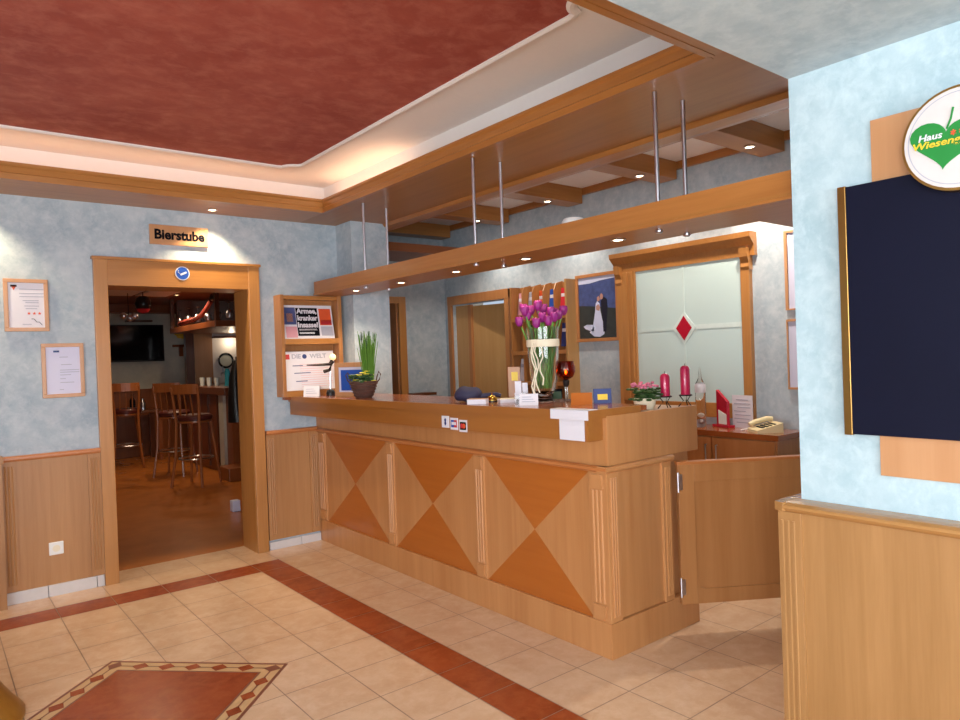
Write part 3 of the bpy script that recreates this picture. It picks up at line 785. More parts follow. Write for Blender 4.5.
# cove light tubes (hidden in the trough)
def cove(name, p, q, lab, watts):
    bm = bmesh.new(); tube(bm, [p, q], 0.012, 8)
    o = obj(name, bm, M['cove'], smooth=True); tag(o, lab, 'lamp', 'cove light tubes')
    p, q = Vector(p), Vector(q)
    L = bpy.data.lights.new('cove_glow', 'AREA'); L.shape = 'RECTANGLE'; L.size = (q - p).length; L.size_y = 0.03; L.energy = watts; L.color = (1.0, 0.66, 0.42)
    lo = bpy.data.objects.new('cove_glow', L); C.objects.link(lo); lo.parent = o
    lo.location = (p + q) / 2 + Vector((0, 0, 0.014)); d = (q - p)
    lo.rotation_euler = (PI, 0, -math.atan2(d.y, d.x))
cove('light_tube', (-2.2, 4.97, 2.64), (2.3, 4.97, 2.64), 'warm light tube in the ceiling trough above the doorway wall', 2.6)
cove('light_tube', (2.5, 3.9, 2.64), (2.5, 4.9, 2.64), 'warm light tube in the ceiling trough above the counter', 1.6)

# ------------------------------------------------------------------ wall behind the counter: service door, recess doorway
d2 = tag(obj('door_2', box(4.47, 4.5, 6.06, 6.12, 0, 2.105, 0.003), M['darkwood'] if False else M['sideb']), 'wooden door casing in the wall behind the counter', 'door frame', kind='structure')
obj('jamb_casing', box(4.47, 4.5, 5.115, 5.18, 0, 2.105, 0.003), M['sideb'], d2)
obj('header', box(4.468, 4.5, 5.115, 6.12, 2.01, 2.105, 0.003), M['sideb'], d2)
obj('fixed_leaf', box(4.54, 4.56, 5.84, 6.06, 0, 2.0), M['doorl'], d2)
obj('dark_stile', box(4.53, 4.565, 5.79, 5.84, 0, 2.0), M['sideb'], d2)
lf = obj('door_leaf', box(4.0 - 4.0, 0.86, -0.02, 0.02, 0, 1.985, 0.002), M['doorl'], d2)
lf.location = (4.58, 5.80, 0.0); lf.rotation_euler = (0, 0, R(-78))
struct('wall_corridor', box(5.6, 5.7, 4.4, 6.4, 0, 3.0), M['white'], 'white corridor wall behind the ajar door', 'wall')
struct('ceiling_corridor', box(4.7, 5.6, 4.4, 6.4, 2.5, 2.6), M['white'])
struct('floor_corridor', box(4.5, 5.6, 4.4, 6.4, -0.05, 0.0), M['tile'])
L = bpy.data.lights.new('corridor_lamp', 'POINT'); L.energy = 12; L.color = (1, .93, .85); L.shadow_soft_size = .1
lo = bpy.data.objects.new('corridor_lamp', L); C.objects.link(lo); lo.location = (5.2, 5.0, 2.35)
tag(lo, 'corridor ceiling lamp beyond the ajar door', 'lamp')

d3 = tag(obj('door_3', box(3.88, 3.965, 6.165, 6.2, 0, 2.1, 0.003), M['casing']), 'wooden casing of the doorway beyond the pilaster', 'door frame', kind='structure')
obj('header', box(3.12, 3.88, 6.165, 6.2, 2.03, 2.1, 0.003), M['casing'], d3)
obj('lining', box(3.862, 3.88, 6.2, 6.4, 0, 2.04), M['sideb'], d3)
obj('door_leaf', box(3.2, 3.862, 6.37, 6.4, 0, 2.04), M['darkwood'], d3)
o = obj('wall_shelf', box(3.95, 4.24, 6.05, 6.2, 1.06, 1.09, 0.003), M['darkwood']); tag(o, 'small dark shelf board on the recess wall beside the doorway casing', 'shelf')

# ------------------------------------------------------------------ frosted pane with cornice
off = (4.5, 3.15, 0.95)
w = tag(obj('window_1', box(4.47, 4.5, 2.575, 3.74, 0.954, 1.06, 0.003), M['casingx']), 'wooden framed frosted interior window with a red diamond', 'window', kind='structure')
obj('pane', box(4.475, 4.49, 2.64, 3.56, 1.06, 2.085), M['frost'], w)
bm = bmesh.new(); bx(bm, 4.472, 4.475, 2.64, 3.055, 1.60, 1.635); obj('cut_line', bm, M['midline'], w)
bm = bmesh.new(); bx(bm, 4.472, 4.475, 3.19, 3.56, 1.60, 1.625); obj('cut_line', bm, M['faintline'], w)
bm = bmesh.new(); bx(bm, 4.472, 4.475, 3.112, 3.128, 1.72, 2.085); obj('cut_line', bm, M['faintline'], w)
bm = bmesh.new(); bx(bm, 4.472, 4.475, 3.112, 3.128, 1.06, 1.5); obj('cut_line', bm, M['faintline'], w)
bm = bmesh.new(); prism(bm, [(3.121, 1.49), (3.02, 1.614), (3.121, 1.738), (3.222, 1.614)], 4.47, 4.475, 'x'); obj('bevelled_diamond', bm, M['midline'], w)
bm = bmesh.new(); prism(bm, [(3.121, 1.522), (3.053, 1.614), (3.121, 1.706), (3.189, 1.614)], 4.465, 4.471, 'x'); obj('red_diamond', bm, M['crimson'], w)
bm = box(4.455, 4.5, 2.575, 2.64, 1.06, 2.09, 0.003); obj('column', bm, M['casing'], w)
bm = box(4.455, 4.5, 3.56, 3.70, 1.06, 2.09, 0.003); bx(bm, 4.445, 4.46, 3.58, 3.60, 1.06, 2.09, 0.003); bx(bm, 4.445, 4.46, 3.63, 3.66, 1.06, 2.09, 0.003); bx(bm, 4.455, 4.5, 3.70, 3.74, .954, 2.09, 0.003)
obj('column', bm, M['casing'], w)
for (ya, yb) in ((2.57, 2.63), (3.69, 3.745)):
    bm = bmesh.new(); prism(bm, [(4.5, 1.99), (4.455, 1.99), (4.445, 2.01), (4.452, 2.04), (4.43, 2.08), (4.42, 2.14), (4.5, 2.14)], ya, yb, 'y')
    obj('corbel', bm, M['casing'], w)
bm = bmesh.new(); prism(bm, [(4.5, 2.085), (4.465, 2.085), (4.46, 2.16), (4.44, 2.18), (4.41, 2.21), (4.405, 2.245), (4.5, 2.245)], 2.535, 3.775, 'y')
obj('cornice', bm, M['casingx'], w)

# narrow framed strip at the far right, half hidden by the pier
r = thing('framed_strip', 'narrow wooden framed white board beside the interior window, half hidden by the pale wall', 'picture', (4.5, 2.1, 1.69))
off = (4.5, 2.1, 1.69)
bm = box(4.48, 4.5, 1.8, 2.335, 1.69, 1.70, .001); bx(bm, 4.48, 4.5, 2.315, 2.335, 1.70, 2.2, 0.001); bx(bm, 4.48, 4.5, 1.8, 2.335, 2.2, 2.215, 0.001)
obj('frame', bm, M['board'], r, off=off); obj('sheet', box(4.49, 4.5, 1.8, 2.315, 1.70, 2.2), M['paper2'], r, off=off)
r = thing('framed_strip', 'lower narrow framed board, below the half hidden one beside the pale wall', 'picture', (4.5, 2.1, 1.1)); off = (4.5, 2.1, 1.1)
bm = box(4.48, 4.5, 1.8, 2.335, 1.615, 1.63, .001); bx(bm, 4.48, 4.5, 2.325, 2.335, 1.18, 1.615, 0.001); bx(bm, 4.48, 4.5, 1.8, 2.335, 1.165, 1.18, .001)
obj('frame', bm, M['board'], r, off=off); obj('sheet', box(4.49, 4.5, 1.8, 2.325, 1.18, 1.615), M['paper2'], r, off=off)

# wedding photograph
off = (4.5, 3.95, 1.55)
r = thing('framed_photo', 'framed photograph of a bride and groom on a hillside', 'picture', off)
y0, y1, z0, z1 = 3.75, 4.225, 1.545, 2.125; fw = 0.028
bm = bmesh.new(); bx(bm, 4.475, 4.5, y0, y1, z0, z0 + fw, .002); bx(bm, 4.475, 4.5, y0, y1, z1 - fw, z1, .002)
bx(bm, 4.475, 4.5, y0, y0 + fw, z0 + fw, z1 - fw, .002); bx(bm, 4.475, 4.5, y1 - fw, y1, z0 + fw, z1 - fw, .002)
obj('frame', bm, M['sideb'], r, off=off)
ph = obj('print', box(4.488, 4.5, y0 + fw, y1 - fw, z0 + fw, z1 - fw), M['hillp'], r, off=off)
ya, yb, za, zb = y0 + fw, y1 - fw, z0 + fw, z1 - fw; W_ = yb - ya; H_ = zb - za
def py(u): return yb - u * W_
def pz(v): return za + v * H_
def sil(name, pts, mat, lay, parent=None):
    bm = bmesh.new(); prism(bm, [(py(u), pz(v)) for u, v in pts], 4.488 - 0.0008 * lay, 4.4885 - 0.0008 * (lay - 1), 'x'); obj(name, bm, mat, r, off=off)
sil('sky', [(0, 1), (1, 1), (1, .95), (.6, .93), (.3, .9), (0, .9)], M['skyp'], 1)
sil('meadow', [(0, 0), (1, 0), (1, .46), (.6, .5), (.3, .53), (0, .55)], M['grassp'], 1)
sil('bride_dress', [(.27, .1), (.4, .03), (.55, .02), (.66, .06), (.69, .14), (.62, .3), (.58, .44), (.56, .56), (.50, .60), (.46, .56), (.44, .44), (.38, .24), (.36, .16)], M['dressp'], 2)
sil('dress_train', [(.11, .20), (.2, .23), (.38, .22), (.4, .12), (.3, .12), (.16, .16)], M['dressp'], 2)
sil('groom_suit', [(.64, .1), (.72, .1), (.74, .3), (.77, .5), (.76, .62), (.68, .66), (.60, .60), (.61, .45), (.64, .3)], M['suitp'], 3)
sil('bride_head', [(.50, .60), (.56, .60), (.575, .645), (.54, .68), (.50, .66)], M['skinp'], 3)
sil('groom_head', [(.59, .62), (.65, .63), (.66, .69), (.62, .72), (.58, .69)], M['skinp'], 4)
sil('bouquet', [(.47, .46), (.55, .44), (.58, .5), (.53, .55), (.47, .52)], M['skinp'], 4)

# ------------------------------------------------------------------ brochure rack on that wall
off = (4.5, 4.6, 1.0)
r = thing('brochure_rack', 'tall wooden wall rack with pockets for brochures behind the tulips', 'rack', off)
obj('back_panel', box(4.48, 4.5, 4.24, 4.95, 1.0, 2.09), M['rackw'], r, off=off)
obj('side_panel', box(4.36, 4.5, 4.225, 4.245, 1.0, 2.10, 0.002), M['doorl'], r, off=off)
obj('side_panel', box(4.36, 4.5, 4.945, 4.965, 1.0, 2.09, 0.002), M['rackw'], r, off=off)
rack_y = [4.245 + 0.14 * k for k in range(1, 5)]
for yy in rack_y:
    bm = bmesh.new(); prism(bm, [(4.48, 1.0), (4.37, 1.0), (4.37, 2.02), (4.40, 2.08), (4.48, 2.10)], yy - .006, yy + .006, 'y')
    obj('divider', bm, M['rackw'], r, off=off)
for zz in (1.17, 1.45, 1.76): obj('shelf', box(4.36, 4.48, 4.245, 4.945, zz, zz + 0.035, 0.002), M['rackw'], r, off=off)
bro = [(4.875, 1.825, 'pinkprint', 'rose brochure at the far left of the top row of the rack'), (4.735, 1.825, 'greyink', 'grey brochure second from the left in the top row of the rack'),
       (4.595, 1.825, 'orange', 'orange brochure in the middle of the top row of the rack'), (4.455, 1.825, 'blue', 'blue brochure fourth from the left in the top row of the rack'),
       (4.315, 1.825, 'redprint', 'red brochure at the right end of the top row of the rack'), (4.735, 1.515, 'leafdark', 'dark green brochure left behind the tulips'),
       (4.315, 1.515, 'bluedark', 'blue brochure at the right end of the second rack row'), (4.875, 1.205, 'paper', 'white leaflet in the third row at the left of the rack')]
for (yy, zz, mm, lab) in bro:
    o_ = thing('brochure', lab, 'brochure', (4.42, yy, zz), 0, 'brochures in the wooden wall rack')
    bm = box(-0.006, 0.0, -0.045, 0.045, 0.0, 0.21); bmesh.ops.rotate(bm, verts=bm.verts, matrix=Matrix.Rotation(R(7), 3, 'Y')); obj('cover', bm, M[mm], o_)
    bm = box(-0.0075, -0.006, -0.04, 0.04, 0.13, 0.16); bmesh.ops.rotate(bm, verts=bm.verts, matrix=Matrix.Rotation(R(7), 3, 'Y')); obj('title_band', bm, M['paper'] if mm != 'paper' else M['greyink'], o_)

# ------------------------------------------------------------------ sideboard
off = (4.3, 2.7, 0)
s = thing('sideboard', 'low wooden sideboard under the interior window', 'cabinet', off)
obj('carcass', box(4.2, 4.49, 2.27, 4.1, 0.06, 0.865), M['sideb'], s, off=off)
bm = bmesh.new(); prism(bm, [(4.12, 2.22), (4.49, 2.22), (4.49, 4.12), (4.24, 4.12)], 0.865, 0.9, 'z'); obj('worktop', bm, M['topwood'], s, off=off)
obj('toe_kick', box(4.24, 4.49, 2.3, 4.08, 0.0, 0.06), M['darkwood'], s, off=off)
for k in range(4):
    ya = 2.28 + k * 0.455
    d = obj('cabinet_door', box(4.18, 4.2, ya, ya + 0.445, 0.08, 0.85, 0.002), M['sideb'], s, off=off)
    bm = bmesh.new(); hy = ya + (0.41 if k % 2 == 0 else 0.035)
    tube(bm, [(4.18, hy, 0.55), (4.165, hy, 0.55), (4.165, hy, 0.8), (4.18, hy, 0.8)], 0.005, 6)
    obj('handle', bm, M['steel'], d, off=off)

# things on the sideboard
r = thing('glass_thermometer', 'tall glass cylinder with coloured floats and a white tag on the sideboard', 'ornament', (4.3, 2.885, 0.9))
obj('tube', lathe(bmesh.new(), [(0.033, 0.0), (0.036, 0.01), (0.036, 0.30), (0.02, 0.33), (0.012, 0.35), (0.006, 0.41), (0.001, 0.43)], (0, 0, 0), 18), M['glass'], r, smooth=True)
for zz, mm in ((0.04, 'steel'), (0.085, 'plast'), (0.26, 'ink')):
    obj('float', ball(bmesh.new(), (0, 0, zz), 0.017), M[mm], r, smooth=True)
bm = bmesh.new(); lathe(bm, [(0.037, 0.245), (0.038, 0.25), (0.038, 0.30), (0.037, 0.305)], (0, 0, 0), 18, cap=False); obj('printed_band', bm, M['paper'], r, smooth=True)

r = thing('red_award', 'slanted red glass award plaque on the sideboard', 'trophy', (4.38, 2.76, 0.9), R(-20))
obj('foot', box(-0.03, 0.03, -0.085, 0.085, 0, 0.018, 0.003), M['crimson'], r)
bm = bmesh.new(); prism(bm, [(-0.055, 0.018), (0.055, 0.018), (0.055, 0.26), (-0.055, 0.18)][::1], -0.012, 0.012, 'x')
obj('red_plaque', bm, M['crimson'], r)
bm = bmesh.new(); prism(bm, [(-0.05, 0.022), (0.03, 0.022), (0.03, 0.12), (-0.05, 0.09)], -0.017, -0.012, 'x'); obj('clear_plate', bm, M['frostline'], r)

r = thing('notice_sheet', 'white printed notice standing on the sideboard in front of the window', 'sign', (4.4, 2.62, 0.9), R(-10))
obj('sheet', box(-0.006, 0.0, -0.085, 0.085, 0.0, 0.225), M['paper'], r)
bm = bmesh.new()
for k, (a, c) in enumerate([(-.05, .05), (-.07, .07), (-.07, .04), (-.03, .07), (-.07, .06), (-.06, .07), (-.07, .05)]):
    bx(bm, -0.0075, -0.006, a, c, 0.19 - k * 0.026, 0.196 - k * 0.026)
obj('printed_lines', bm, M['greyink'], r)
obj('stand', box(0.0, 0.05, -0.085, 0.085, 0.0, 0.006), M['glass'], r)

r = thing('telephone', 'cream desk telephone at the near end of the sideboard', 'telephone', (4.27, 2.39, 0.9), R(-38)); r.scale = (.84, .84, .84)
bm = bmesh.new(); prism(bm, [(-0.1, 0.0), (0.1, 0.0), (0.1, 0.075), (-0.1, 0.022)], -0.1, 0.1, 'y'); obj('phone_body', bm, M['cream'], r)
bm = bmesh.new()
for i in range(4):
    for j in range(4):
        x_ = -0.05 + j * 0.03; z_ = 0.022 + (x_ + 0.1) / 0.2 * 0.053; bx(bm, x_, x_ + 0.018, -0.075 + i * 0.032, -0.075 + i * 0.032 + 0.022, z_ + 0.001, z_ + 0.009)
obj('keypad', bm, M['black'], r)
bm = bmesh.new(); tube(bm, [(-0.09, 0.07, 0.05), (-0.05, 0.075, 0.07), (0.05, 0.075, 0.095), (0.09, 0.07, 0.09)], 0.02, 10); obj('handset', bm, M['cream'], r, smooth=True)
bm = bmesh.new(); tube(bm, [(-0.1, 0.08, 0.02), (-0.14, 0.12, 0.008), (-0.1, 0.17, 0.006), (-0.03, 0.16, 0.006), (0.0, 0.11, 0.01)], 0.005, 6); obj('cord', bm, M['plast'], r)

# ------------------------------------------------------------------ candles and flower pot on the rear shelf of the counter
def candle(x, y, hc, lab):
    r = thing('pillar_candle', lab, 'candle', (x, y, 1.15), 0, 'raspberry pillar candles')
    st = bmesh.new()
    ring = [(0.033 * math.cos(2 * PI * i / 16), 0.033 * math.sin(2 * PI * i / 16), 0.062) for i in range(17)]
    tube(st, ring, 0.003, 6)
    for k in range(3):
        a = 2 * PI * k / 3 + .4
        tube(st, [(0.033 * math.cos(a), 0.033 * math.sin(a), 0.062), (0.012 * math.cos(a), 0.012 * math.sin(a), 0.034), (0.03 * math.cos(a), 0.03 * math.sin(a), 0.014), (0.042 * math.cos(a), 0.042 * math.sin(a), 0.0)], 0.003, 6)
    lathe(st, [(0.032, 0.062), (0.032, 0.066)], (0, 0, 0), 16)
    obj('iron_stand', st, M['iron'], r, smooth=True)
    obj('wax_body', lathe(bmesh.new(), [(0.024, 0.066), (0.025, 0.07), (0.025, 0.066 + hc - .018), (0.020, 0.066 + hc - .006), (0.01, 0.066 + hc), (0.004, 0.066 + hc - .003)], (0, 0, 0), 24), M['candle'], r, smooth=True)
    bm = bmesh.new(); tube(bm, [(0, 0, 0.06 + hc), (0.002, 0, 0.078 + hc)], 0.0015, 5); obj('wick', bm, M['ink'], r)
candle(3.065, 2.27, 0.118, 'shorter raspberry pillar candle on an iron stand, beside the pink flower pot')
candle(3.195, 2.235, 0.155, 'taller raspberry pillar candle on an iron stand, at the end of the counter')
r = thing('flower_pot', 'pink flowering plant in a cream pot on the counter end', 'plant', (2.955, 2.32, 1.15))
obj('pot', lathe(bmesh.new(), [(0.045, 0), (0.055, 0.03), (0.06, 0.06), (0.055, 0.062), (0.05, 0.05)], (0, 0, 0), 20), M['ribbon'], r, smooth=True)
bm = bmesh.new()
for k in range(90):
    a = random.random() * 2 * PI; rr = 0.085 * math.sqrt(random.random()); z = 0.05 + random.random() * 0.06
    ball(bm, (rr * math.cos(a), rr * math.sin(a), z), 0.014, 1.2, 1.2, 0.5, 6, 4)
obj('foliage', bm, M['leafdark'], r)['kind'] = 'stuff'
bm = bmesh.new()
for k in range(34):
    a = random.random() * 2 * PI; rr = 0.07 * math.sqrt(random.random())
    ball(bm, (rr * math.cos(a), rr * math.sin(a), 0.115 + random.random() * 0.025), 0.010, 1, 1, 0.7, 7, 5)
obj('blossoms', bm, M['pink'], r)['kind'] = 'stuff'

# ------------------------------------------------------------------ things on the countertop
TZ = 1.19
# basket with bulbs
r = thing('flower_basket', 'dark wicker basket with tall green shoots and yellow primrose on the counter', 'plant', (2.45, 4.40, TZ))
bk = bmesh.new(); lathe(bk, [(0.055, 0), (0.062, 0.01), (0.088, 0.075), (0.098, 0.115), (0.09, 0.115), (0.08, 0.07)], (0, 0, 0), 24)
obj('basket', bk, M['wicker'], r, smooth=True)
bm = bmesh.new()
for zz, rr in ((0.02, 0.068), (0.04, 0.076), (0.06, 0.085), (0.08, 0.092), (0.1, 0.097), (0.116, 0.098)):
    tube(bm, [(rr * math.cos(2 * PI * i / 24), rr * math.sin(2 * PI * i / 24), zz) for i in range(25)], 0.005, 5)
obj('woven_bands', bm, M['wicker'], r, smooth=True)
for sgn, nn in ((1, 0), (-1, 1)):
    bm = bmesh.new(); d = Vector((0.78, -0.62, 0)) * sgn
    tube(bm, [d * 0.092 + Vector((0, 0, 0.1)), d * 0.115 + Vector((0, 0, 0.13)), d * 0.125 + Vector((0, 0, 0.165)), d * 0.112 + Vector((0, 0, 0.185)), d * 0.1 + Vector((0, 0, 0.155)), d * 0.09 + Vector((0, 0, 0.115))], 0.0045, 6)
    obj('handle', bm, M['wicker'], r, smooth=True)
bm = bmesh.new()
for k in range(90):
    a = random.random() * 2 * PI; q = random.random(); bx_, by_ = 0.028 * math.cos(a) * q + .028, 0.028 * math.sin(a) * q - .022
    h = 0.26 + random.random() * 0.14; ln = 0.015 + 0.035 * q
    tube(bm, [(bx_, by_, 0.08), (bx_ + ln * .5 * math.cos(a), by_ + ln * .5 * math.sin(a), 0.08 + h * .55), (bx_ + ln * math.cos(a), by_ + ln * math.sin(a), 0.08 + h)], 0.0048, 5, 0.0015)
obj('shoots', bm, M['stem'], r)['kind'] = 'stuff'
for k, (dx, dy, h) in enumerate([(-.02, .02, .47), (.03, .0, .475), (.055, -.03, .46), (0.0, -.01, .43)]):
    bm = bmesh.new(); dx += .016; dy -= .02; tube(bm, [(0.03, -.02, 0.1), (dx, dy, h - .05)], 0.003, 5); tube(bm, [(dx, dy, h - .06), (dx, dy, h - .02), (dx, dy, h)], 0.007, 6, 0.002); obj('bud_stalk', bm, M['leafdark'], r)
bm = bmesh.new()
for k in range(50):
    a = random.random() * 2 * PI; rr = 0.08 * math.sqrt(random.random())
    ball(bm, (rr * math.cos(a) - .015, rr * math.sin(a) - .005, 0.11 + random.random() * .055), 0.02, 1.1, 1.1, .45, 7, 5)
obj('leaves', bm, M['leafdark'], r)['kind'] = 'stuff'
bm = bmesh.new()
for (dx, dy, dz) in [(-.02, -.03, .18), (.01, -.04, .19), (.035, -.045, .165), (-.045, -.02, .165), (0, -.05, .17), (.02, -.01, .19), (-.06, -.0, .13), (-.03, -.06, .12), (.045, -.06, .12), (.03, -.02, .185)]:
    for j in range(5):
        a = 2 * PI * j / 5; ball(bm, (dx + .013 * math.cos(a), dy + .013 * math.sin(a), dz), 0.012, 1, 1, .4, 7, 5)
obj('primrose_flowers', bm, M['yflower'], r)['kind'] = 'stuff'

# small framed picture
r = thing('framed_picture', 'small wooden photo frame with a blue picture, behind the flower basket', 'picture', (2.475, 4.62, TZ), R(-66))
# local x along the frame width, faces -y
w_, h_ = 0.32, 0.255; fw = 0.035
bm = bmesh.new(); bx(bm, -w_ / 2, w_ / 2, 0, 0.018, 0, fw, .003); bx(bm, -w_ / 2, w_ / 2, 0, 0.018, h_ - fw, h_, .003)
bx(bm, -w_ / 2, -w_ / 2 + fw, 0, 0.018, fw, h_ - fw, .003); bx(bm, w_ / 2 - fw, w_ / 2, 0, 0.018, fw, h_ - fw, .003)
obj('frame', bm, M['board'], r); obj('mount', box(-w_ / 2 + fw, w_ / 2 - fw, 0.008, 0.016, fw, h_ - fw), M['paper2'], r)
obj('blue_picture', box(-w_ / 2 + fw + .02, w_ / 2 - fw - .02, 0.006, 0.008, fw + .012, h_ - fw - .02), M['blue'], r)

# lamp figure (dark bird-like stand with a lit globe)
r = thing('globe_lamp', 'small dark figurine lamp with a glowing globe beside the newspaper rack', 'lamp', (2.49, 5.0, TZ))
obj('foot', lathe(bmesh.new(), [(0.034, 0), (0.036, 0.02), (0.028, 0.04), (0.01, 0.05)], (0, 0, 0), 18), M['black'], r, smooth=True)
bm = bmesh.new(); tube(bm, [(0, 0, 0.04), (0.004, 0, 0.2)], 0.006, 6); obj('stem', bm, M['steel'], r)
bm = bmesh.new(); tube(bm, [(-0.19, 0, 0.245), (-0.1, 0, 0.243), (0.0, 0, 0.245), (0.025, 0, 0.27)], 0.005, 6, 0.018); tube(bm, [(-0.05, 0, 0.19), (0.0, 0, 0.2), (0.025, 0, 0.265)], 0.014, 8); obj('figure', bm, M['iron'], r, smooth=True)
bm = bmesh.new(); ball(bm, (0.03, 0, 0.30), 0.026); obj('globe', bm, M['globe'], r, smooth=True)

def tent(name, lab, loc, rz, w, h, mat, group=None, extra=None, cat='card'):
    r = thing(name, lab, cat, loc, rz, group)
    bm = bmesh.new(); prism(bm, [(-0.03, 0), (-0.027, 0), (0.0, h - .003), (0.027, 0), (0.03, 0), (0.001, h), (-0.001, h)], -w / 2, w / 2, 'x'); bmesh.ops.rotate(bm, verts=bm.verts, matrix=Matrix.Identity(3))
    obj('card', bm, mat, r)
    bm = bmesh.new()
    for k in range(3):
        z_ = h * (.3 + .2 * k); y_ = -0.03 * (1 - z_ / h) - 0.001
        bx(bm, -w * .35, w * (.35 - .1 * k), y_ - .001, y_, z_, z_ + .003)
    obj('printed_lines', bm, extra or M['greyink'], r)
    return r
tent('tent_card', 'small white folded card at the far end of the counter by the newspapers', (2.36, 5.06, TZ), R(-35), 0.12, 0.08, M['paper'])
tent('tent_card', 'white folded card in front of the tulip vase', (2.53, 2.755, TZ), R(-45), 0.10, 0.06, M['paper'])
r = thing('leaflet_holder', 'clear holder with upright white leaflets on the counter before the tulip vase', 'leaflets', (2.615, 2.90, TZ), R(-50))
obj('holder', box(-0.04, 0.04, -0.02, 0.0, 0, 0.06), M['glass'], r)
bm = bmesh.new(); bx(bm, -0.036, 0.0, -0.016, -0.012, 0.002, 0.125); bx(bm, 0.004, 0.034, -0.008, -0.004, 0.002, 0.115); bmesh.ops.rotate(bm, verts=bm.verts, matrix=Matrix.Rotation(R(5), 3, 'X')); obj('leaflets', bm, M['paper'], r)

r = thing('folded_cap', 'dark navy folded cap lying on the counter', 'cap', (2.56, 3.26, TZ), R(-45))
bm = bmesh.new(); ball(bm, (-0.04, 0, 0.042), 0.085, 1.0, .8, .62, 16, 10)
for v in bm.verts:
    if v.co.z < 0.003: v.co.z = 0.003
    v.co.z += 0.006 * math.sin(v.co.x * 60)
obj('crown', bm, M['navy'], r, smooth=True)
bm = bmesh.new(); tube(bm, [(0.0, 0, 0.022), (0.07, 0.0, 0.032), (0.13, 0.01, 0.038), (0.155, 0.01, 0.03)], 0.022, 8, 0.012); obj('peak', bm, M['navy'], r, smooth=True)
r = thing('note_pad', 'white note pad beside the navy cap', 'notepad', (2.455, 3.10, TZ), R(-50))
obj('pages', box(-0.055, 0.055, -0.04, 0.04, 0, 0.028, 0.002), M['paper'], r); obj('cover', box(-0.055, 0.055, -0.04, 0.04, 0.028, 0.030), M['board'], r)
r = thing('desk_bell', 'small brass desk bell on the counter', 'bell', (2.60, 3.15, TZ))
obj('base', lathe(bmesh.new(), [(0.038, 0), (0.038, 0.008)], (0, 0, 0), 20), M['black'], r)
obj('dome', lathe(bmesh.new(), [(0.034, 0.008), (0.032, 0.022), (0.022, 0.034), (0.006, 0.04)], (0, 0, 0), 20), M['brass'], r, smooth=True)
obj('striker', lathe(bmesh.new(), [(0.003, 0.04), (0.005, 0.05), (0.002, 0.053)], (0, 0, 0), 10), M['brass'], r, smooth=True)
r = thing('paper_slips', 'thin stack of white and cream slips near the brass bell', 'paper', (2.62, 3.02, TZ), R(-30))
obj('sheets', box(-0.06, 0.06, -0.045, 0.045, 0, 0.02, .001), M['paper'], r); obj('top_slip', box(-0.05, 0.07, -0.03, 0.04, 0.02, 0.023), M['ribbon'], r)

# vase with tulips
VX, VY = 2.715, 2.825
r = thing('tulip_vase', 'tall clear glass vase of purple tulips with a cream ribbon on the counter', 'vase', (VX, VY, TZ))
vs = lathe(bmesh.new(), [(0.001, 0.0), (0.055, 0.0), (0.058, 0.006), (0.045, 0.02), (0.04, 0.035), (0.058, 0.06), (0.074, 0.12), (0.086, 0.26), (0.088, 0.36), (0.092, 0.42), (0.089, 0.42),
                         (0.084, 0.36), (0.082, 0.26), (0.07, 0.125), (0.052, 0.066), (0.001, 0.05)], (0, 0, 0), 32, cap=False)
obj('glass_body', vs, M['glass'], r, smooth=True)
heads = [(-.115, .02, .445), (-.075, -.03, .475), (-.05, .045, .51), (-.02, -.02, .53), (.015, .05, .515), (.045, -.03, .49), (.085, -.01, .475), (.115, .03, .50), (-.035, -.075, .43), (.025, -.085, .44), (-.09, -.05, .50), (.07, .06, .49), (.0, .08, .50), (-.09, .06, .52), (.0, -.05, .46), (.055, -.07, .46)]
# heads spread across the view (local x = image right)
st = Vector((0.78, -0.625, 0)); fr = Vector((0.625, 0.78, 0))
for k, (u, v, h) in enumerate(heads):
    c = st * u * 1.0 + fr * v + Vector((0, 0, h))
    foot = st * u * .35 + fr * v * .35 + Vector((0, 0, 0.08))
    bm = bmesh.new(); tube(bm, [foot, (foot + c) / 2 + Vector((0, 0, .03)) - (st * u + fr * v) * .12, c - Vector((0, 0, .02))], 0.005, 6)
    stalk = obj('stalk', bm, M['stem'], r, smooth=True)
    bm = bmesh.new()
    lean = (st * u + fr * v) * 1.6
    for j in range(6):
        a = 2 * PI * j / 6 + k; rr = 0.013 if j % 2 else 0.010
        m4 = Matrix.Translation(c + Vector((rr * math.cos(a), rr * math.sin(a), 0.012)) + lean * .06) @ Matrix.Rotation(a, 4, 'Z') @ Matrix.Rotation(R(14), 4, 'Y') @ Matrix.Diagonal((0.55, 0.85, 1.55, 1))
        bmesh.ops.create_uvsphere(bm, u_segments=8, v_segments=7, radius=0.0185, matrix=m4)
    obj('petals', bm, M['purple'], stalk, smooth=True)
bm = bmesh.new()
for k in range(12):
    a = 2 * PI * k / 12; q0 = 0.02; q1 = 0.055 + 0.01 * (k % 3)
    pts = [(q0 * math.cos(a), q0 * math.sin(a), .13), (q1 * math.cos(a), q1 * math.sin(a), .30), (q1 * .9 * math.cos(a), q1 * .9 * math.sin(a), .42)]
    tube(bm, pts, 0.007, 5, 0.003)
obj('leaves', bm, M['stem'], r, smooth=True)
bm = bmesh.new(); lathe(bm, [(0.089, 0.31), (0.092, 0.315), (0.093, 0.335), (0.092, 0.35), (0.089, 0.352)], (0, 0, 0), 28, cap=False)
rb = obj('ribbon', bm, M['ribbon'], r, smooth=True)
